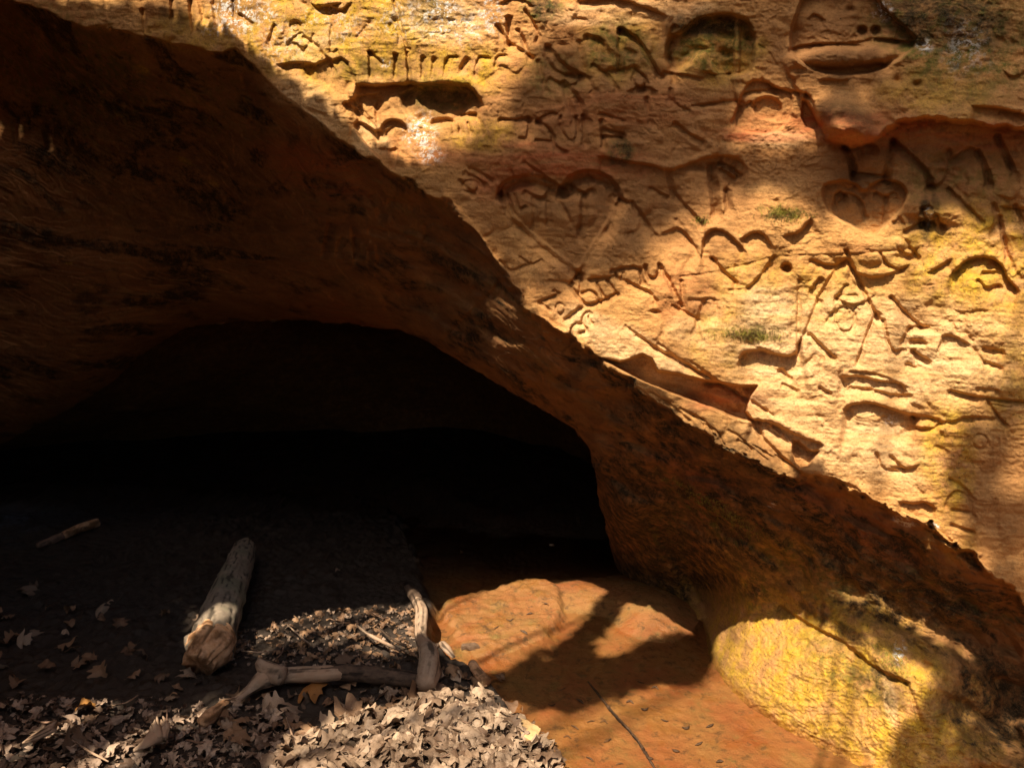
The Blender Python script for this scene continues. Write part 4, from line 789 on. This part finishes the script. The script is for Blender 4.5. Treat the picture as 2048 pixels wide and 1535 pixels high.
def mk_leaf(k, mat):
    V0, Q0 = LT[k % len(LT)]; return mesh_np("fallen_leaf", V0, Q0, mat, attrs=dict(tone=np.zeros((len(V0), 4))))
named = [ # px, py, size, mat, kind, rz, tilt, label
 (150, 1487, .13, 'leafA', 1, 1.1, .9, "large tan oak leaf standing on edge at bottom left"), (172, 1420, .11, 'leafO', 0, .5, -.2, "curled orange leaf in the sun at left, the brightest orange one"),
 (190, 1440, .09, 'leafA', 3, .2, .4, "tan curled leaf just under the bright orange one"), (628, 1388, .15, 'leafO', 1, -.4, .2, "orange-brown maple leaf just below the driftwood branch"),
 (548, 1414, .13, 'leafA', 0, .2, .3, "crumpled pinkish leaf below the fork of the driftwood"), (702, 1424, .16, 'leafB', 1, .9, .3, "big shaded maple leaf lying in the hollow below the driftwood"),
 (690, 1320, .11, 'leafA', 3, .6, .4, "sunlit tan leaf just above the driftwood branch"), (820, 1392, .15, 'leafB', 0, 1.6, 1.0, "tall curled brown leaf standing below the forked stick"),
 (868, 1372, .12, 'leafB', 1, 1.0, .6, "brown leaf leaning on the foot of the forked stick"), (1082, 1488, .12, 'leafA', 5, .4, .3, "pale smooth leaf beside the tan flat stone"),
 (372, 1358, .09, 'leafA', 1, 2.0, .5, "curled tan leaf lying at the foot of the big log"), (325, 1356, .08, 'leafA', 0, .3, .2, "lone grey leaf on the dark mud left of the log"),
 (158, 1330, .08, 'leafB', 1, .2, .3, "pointed brown leaf on the dark mud, far left"), (50, 1280, .09, 'leafA', 1, .4, .9, "grey leaf with raised tips at the far left edge"),
 (130, 1268, .06, 'leafA', 2, .1, .4, "small pale oval leaf on the shaded mud at left"), (95, 1333, .10, 'leafB', 2, .05, .2, "long curled leaf lying flat on the mud at far left"),
 (475, 1487, .10, 'leafB', 1, 1.4, .4, "dark maple leaf near the bottom, left of the big pile"), (545, 1520, .11, 'leafA', 0, .9, .3, "shaded grey leaf by the lower left of the big pile"),
 (1104, 1090, .05, 'leafA', 3, .1, .3, "tiny white leaf far inside the dark cave, the right one"), (924, 1106, .04, 'leafA', 0, .6, .3, "tiny white leaf far inside the dark cave, the middle one"),
 (675, 1142, .05, 'leafA', 2, .7, .2, "tiny pale leaf inside the cave between log and forked stick"), (936, 1470, .11, 'leafB', 2, .5, .2, "dark wet oval leaf lying on top of the pale pile"),
 (1000, 1358, .06, 'leafB', 1, .4, .3, "small brown leaf at the shaded end of the wood peg"), (925, 1352, .10, 'leafB', 1, 2.1, .5, "brown lobed leaf at the shaded water's edge, right of the forked stick"),
]
for k, (px, py, s, mt, kd, rz, tl, lb) in enumerate(named):
    o = mk_leaf({0: 0, 1: 1, 2: 2}.get(kd % 3) + 3 * (k % 6), M[mt]); p = gp(px, py, .012); o.location = p; s *= .78; o.scale = (s, s, s); o.rotation_euler = (tl, .2 * math.sin(k), rz); tag(o, lb, "leaf", "leaves lying one by one on the bank")
protos = {}
DARKM = [(-60, 1150), (400, 1240), (470, 1330), (560, 1400), (600, 1440), (480, 1480), (330, 1410), (200, 1400), (-60, 1430)]
HOL = [(380, 1400), (520, 1400), (800, 1360), (840, 1390), (700, 1450), (560, 1530), (360, 1530), (420, 1470)]
EDGEZ = [(860, 1330), (960, 1345), (1010, 1400), (980, 1400), (880, 1400), (760, 1420), (700, 1400), (760, 1370)]
RIMZ = [(985, 1378), (1032, 1420), (1078, 1466), (1125, 1522), (1180, 1600), (1250, 1600), (1170, 1500), (1110, 1440), (1040, 1385)]
for poly, n, lb, gr, mats in ((RIMZ, 22, "single dead leaf strayed from the pile onto the wet orange sand", "leaves strayed onto the sand", ('leafB', 'leafA')),
                              (DARKM, 46, "small dead leaf scattered on the dark mud left of the log", "small leaves scattered on the dark mud", ('leafB', 'leafA', 'leafB')),
                              (HOL, 44, "shaded dead leaf lying in the hollow below the driftwood", "leaves in the hollow below the driftwood", ('leafB', 'leafA')),
                              (EDGEZ, 26, "brown leaf wedged about the foot of the forked stick", "leaves around the foot of the forked stick", ('leafB', 'leafA'))):
    Pq = scatter(n, poly)
    for k, p in enumerate(Pq):
        key = (k % 6, mats[k % len(mats)])
        if key not in protos: o = protos[key] = mk_leaf(k % 6 + 6, M[key[1]])
        else: o = protos[key].copy(); C.objects.link(o)
        s = rs.uniform(.035, .095); o.location = p + [0, 0, .005]; o.scale = (s, s, s); o.rotation_euler = (rs.normal(0, .4), rs.normal(0, .4), rs.uniform(0, 6.28)); tag(o, lb, "leaf", gr)

# ------------------------------------------------------------------ tufts of grass and moss
def blades(name, roots, dirs, length, width, mat, seed, label, cat, base, group=None, bend=.6):
    r_ = np.random.RandomState(seed); Vs, Qs = [], []
    for i, (p, d) in enumerate(zip(roots, dirs)):
        L = length * r_.uniform(.5, 1.2); d = d / np.linalg.norm(d); s = np.cross(d, r_.randn(3)); s /= np.linalg.norm(s); g = r_.randn(3) * .4 + [0, 0, -bend]
        for j in range(4):
            f = j / 3; c = p + d * L * f + g * L * f * f * .5; w_ = width * (1 - .8 * f); Vs += [c - s * w_, c + s * w_]
            if j: k = len(Vs); Qs.append([k - 4, k - 3, k - 1, k - 2])
    o = mesh_np(name, np.array(Vs) - base, Qs, mat); o.location = base; return tag(o, label, cat, group)
c0 = gp(858, 1436, .01); a = rs.uniform(0, 6.28, 70); r_ = rs.uniform(0, .05, 70)
blades("grass_tuft", c0 + np.stack([r_ * np.cos(a), r_ * np.sin(a) * .8, r_ * 0], -1), np.stack([np.cos(a), np.sin(a), .7 + rs.rand(70)], -1), .075, .0017, M['grass'], 3, "small bright yellow-green tuft of grass growing out of the leaf pile", "grass tuft", c0, bend=1.3)
def rock_pt(px, py): i = int(np.argmin(abs(xs - px))); j = int(np.argmin(abs(ys - py))); return V[j, i]
for k, (x, y, rx, ry, n, lb) in enumerate([(1572, 428, 46, 14, 150, "green moss tuft hanging off the bulge left of the small heart carving"), (1500, 668, 60, 14, 150, "yellowish moss tuft along the small ledge under the carved letter M"), (1402, 440, 20, 8, 40, "tiny dark green moss tuft by the left end of the scalloped carving"),
                                         (1785, 1318, 40, 22, 160, "bright green moss patch above the crack of the sunlit lower wall"), (1440, 1018, 90, 18, 160, "long dull green moss streak on the shaded overhang")]):
    rp = []
    n *= 5
    for _ in range(n):
        dx, dy_ = rs.normal(0, .5, 2); dx *= rx; dy_ = dy_ * ry + (dx * .6 if k in (3, 4) else 0); rp.append(rock_pt(x + dx, y + dy_))
    rp = np.array(rp); mo_ = blades("moss_tuft", rp, rs.normal(0, .5, (n, 3)) + [-.3, -1, -.1], .009, .0011, M['moss'], 10 + k, lb, "moss", rp.mean(0), "moss tufts on the rock", .8)
    mo_['kind'] = 'stuff'; del mo_['group']

# ------------------------------------------------------------------ unseen trees, their boughs shaped along the sun rays to cast the shade
def rk(px, py): return rock_pt(px, py)
def fl(px, py): return floor_at(px, py, .03)
SHADE = [ # surface, density, distance, tree, polygon
 (rk, 1.2, 9.0, 0, [(1035, 160), (1090, 70), (1190, 62), (1290, 70), (1350, 30), (1500, 0), (1540, 60), (1520, 150), (1480, 200), (1450, 290), (1500, 340), (1450, 390), (1380, 420), (1320, 470), (1290, 530), (1180, 572), (1090, 600), (1030, 560), (960, 470), (820, 350), (900, 290), (1010, 250)]),
 (rk, 1.15, 9.0, 0, [(1500, -120), (2250, -120), (2250, 250), (1780, 235), (1700, 160), (1600, 170), (1540, 150), (1500, 60)]),
 (rk, 7.0, 5.0, 1, [(1500, 300), (1560, 330), (1660, 300), (1760, 250), (2250, 250), (2250, 462), (2000, 448), (1940, 420), (1850, 405), (1790, 410), (1720, 400), (1640, 410), (1570, 360), (1480, 370)]),
 (rk, .55, 8.0, 1, [(2030, 800), (2400, 700), (2400, 1500), (2050, 1250), (1960, 1130), (1930, 1040), (1980, 960), (2000, 880)]),
 (rk, .45, 5.4, 1, [(1930, 840), (2030, 800), (1980, 960), (1940, 1060), (1880, 1040), (1890, 930)]),
 (rk, 1.2, 5.0, 1, [(1935, 1345), (1850, 1410), (1800, 1470), (1790, 1600), (1990, 1640), (2300, 1600), (2300, 1200), (2000, 1250)]),
 (fl, 1.8, 4.6, 2, [(1300, 1165), (1240, 1170), (1130, 1262), (1010, 1326), (900, 1340), (860, 1300), (800, 1330), (640, 1312), (560, 1335), (700, 1420), (860, 1400), (990, 1372), (1130, 1402), (1300, 1345), (1400, 1345), (1430, 1255), (1340, 1262), (1250, 1292), (1190, 1300), (1182, 1268)]),
 (fl, 1.2, 5.0, 2, [(300, 1160), (410, 1228), (450, 1262), (500, 1282), (640, 1236), (760, 1214), (830, 1204), (880, 1196), (1000, 1164), (1200, 1148), (1330, 1170), (1400, 1192), (1440, 1140), (1300, 960), (900, 930), (300, 930)]),
 (fl, 1.1, 4.6, 2, [(-700, 930), (300, 930), (300, 1160), (385, 1235), (360, 1330), (420, 1350), (520, 1338), (700, 1425), (640, 1450), (540, 1420), (430, 1395), (330, 1425), (200, 1400), (90, 1405), (0, 1430), (-400, 1440)]),
 (fl, 1.0, 4.8, 2, [(480, 1420), (640, 1450), (800, 1392), (830, 1405), (700, 1450), (610, 1500), (520, 1640), (330, 1640), (320, 1520), (430, 1475)]),
 (rk, 1.3, 3.6, 1, [(1590, 1200), (1635, 1228), (1720, 1274), (1830, 1316), (1915, 1350), (1950, 1330), (1880, 1290), (1780, 1240), (1670, 1190), (1610, 1175)]),
 (rk, 1.1, 5.0, 3, [(-800, -500), (-100, -200), (20, 10), (90, 60), (140, 84), (220, 96), (250, 80), (280, 100), (400, 120), (450, 190), (360, 320), (300, 600), (200, 900), (-800, 1100)]),
]
tree_specs = [((-4.4, -3.6), 11.0, "tall unseen evergreen tree, its boughs shaped to shade the middle of the carved face"), ((-2.2, -3.0), 7.4, "unseen evergreen tree, its boughs shaped to shade the right side of the carved face"),
              ((-3.6, -.9), 5.4, "low unseen evergreen tree, its boughs shaped to shade the stream and leaves"), ((-5.4, 1.0), 6.0, "unseen evergreen tree added to shade the cave roof")]
crowns = {k: [] for k in range(5)}; limbs = {k: [] for k in range(4)}
rs2 = np.random.RandomState(11)
DEP = D
HIN = inside(PX, PY, HOLE)
def occluded(p):
    q = p[None] - D_SUN[None] * np.linspace(.25, 3.6, 34)[:, None]; px, py = to_px(q); dep = q[:, 1] * CP - (q[:, 2] - CAMH) * SP
    i = np.clip(np.searchsorted(xs, px), 0, len(xs) - 1); j = np.clip(np.searchsorted(ys, py), 0, len(ys) - 1)
    return bool(np.any((dep > DEP[j, i] + .02) & ~HIN[j, i] & (dep > 1.2)))
for fn, dens, t0, ti, poly in SHADE:
    a = np.array(poly, float); lo, hi = a.min(0), a.max(0)
    # area in the plane across the light decides how many sprays are needed
    P3 = np.array([fn(x, y) for x, y in poly]); ax1 = np.cross(D_SUN, [0, 0, 1.0]); ax1 /= np.linalg.norm(ax1); ax2 = np.cross(ax1, D_SUN)
    L2 = np.stack([P3 @ ax1, P3 @ ax2], -1); ar = abs(np.sum(L2[:, 0] * np.roll(L2[:, 1], -1) - np.roll(L2[:, 0], -1) * L2[:, 1])) / 2
    n = int(ar * (7000 if ti == 0 else 2300) * dens) + 20; pts_ = []; tries = 0
    while len(pts_) < n and tries < 40:
        tries += 1; q = rs2.rand(3000, 2) * (hi - lo) + lo; q = q[inside(q[:, 0], q[:, 1], poly)]; J = 1.0
        for x, y in q[:max(60, n // 3)]:
            p = fn(x, y)
            if p[1] > 9 or rs2.rand() > min(1, (p[1] / 4.5) ** 2 + .25): continue
            if occluded(p): continue
            pts_.append(p - D_SUN * (t0 + rs2.normal(0, .35)))
    if not pts_: continue
    pass
    pts_ = np.array(pts_[:n]); crowns[ti].append(pts_)
    k = max(2, int(ar * 5)); idx_ = rs2.choice(len(pts_), min(k, len(pts_))); limbs[ti] += [pts_[i] for i in idx_]
def foliage(name, P, size, seed, mat, parent, base):
    r_ = np.random.RandomState(seed); n = len(P); R = eul(r_.uniform(0, 6.28, n), r_.uniform(0, 6.28, n), r_.uniform(0, 6.28, n))
    b_ = np.array([[-.5, 0, 0], [-.1, -.28, .05], [.5, 0, 0], [.1, .28, .05]]) * size
    Vq = (np.einsum('nij,vj->nvi', R, b_) * r_.uniform(.6, 1.3, n)[:, None, None] + P[:, None]).reshape(-1, 3) - base
    return mesh_np(name, Vq, np.arange(4 * n).reshape(n, 4), mat, parent, smooth=False)
for ti, ((tx, ty), th_, lb) in enumerate(tree_specs):
    base = np.array([tx, ty, float(fz(np.array([tx]), np.array([ty]))[0])]); e = empty("evergreen_tree", base); tag(e, lb, "tree", "evergreen trees around the viewer")
    o = tubes_mesh("trunk", [tube([base + [0, 0, -.1], base + [.05, .02, th_ * .5], base + [.1, .1, th_]], [.17, .12, .04], 14, 30, .15, 2, 90 + ti)], M['trunk'], e); rel(o, base)
    tb = []
    for j, q in enumerate(limbs[ti]):
        z0 = min(q[2] - base[2], th_) * .72; s0 = base + [.05, .05, z0]; tb.append(tube([s0, (s0 + q) / 2 + [0, 0, .15], q], [.035, .02, .006], 7, 12, .1, 2, 200 + j))
    if tb: o = tubes_mesh("limbs", tb, M['trunk'], e); rel(o, base)
    P = np.vstack(crowns[ti]); ex = [base + [r_ * math.cos(a_), r_ * math.sin(a_), z_] for a_, z_ in zip(rs2.uniform(0, 6.28, 900), rs2.uniform(th_ * .45, th_ * 1.12, 900)) for r_ in [rs2.uniform(.1, 1.2) * (1.15 - z_ / th_ / 1.12)]]
    foliage("crown", P, .066 if ti == 0 else .115, 300 + ti, M['needle'], e, base)
for k, (tx, ty, th_) in enumerate([(-10, -9, 11), (-6.2, -12, 13), (-1.5, -10, 12), (2.2, -7.5, 13), (5.4, -5.5, 13), (6.6, -1.2, 13), (-9.5, -4, 10), (5.2, -10.5, 14), (-8.6, 0.6, 9), (0.4, -13, 15), (8.6, 2.2, 12), (3.6, -3.0, 11)]):  # unseen spruces, added to keep sky light off the rock
    base = np.array([tx, ty, .1]); e = empty("spruce_sky_blocker", base); tag(e, "dense dark unseen spruce added to block sky light", "tree", "unseen spruces added to block sky light")
    o = tubes_mesh("trunk", [tube([base + [0, 0, -.1], base + [0, 0, th_]], [.2, .03], 10, 12, .1, 2, 400 + k)], M['trunk'], e); rel(o, base)
    n = 7000; z_ = rs2.uniform(.3, 1, n) ** .9 * th_; tier = 1 + .25 * np.sin(z_ * 7); r_ = np.sqrt(rs2.rand(n)) * (1.02 - z_ / th_) * (2.6 if tx != 3.6 else 1.7) * tier; a_ = rs2.uniform(0, 6.28, n)
    foliage("crown", base + np.stack([r_ * np.cos(a_), r_ * np.sin(a_), z_ - .25 * r_], -1), .34, 420 + k, M['needle'], e, base)
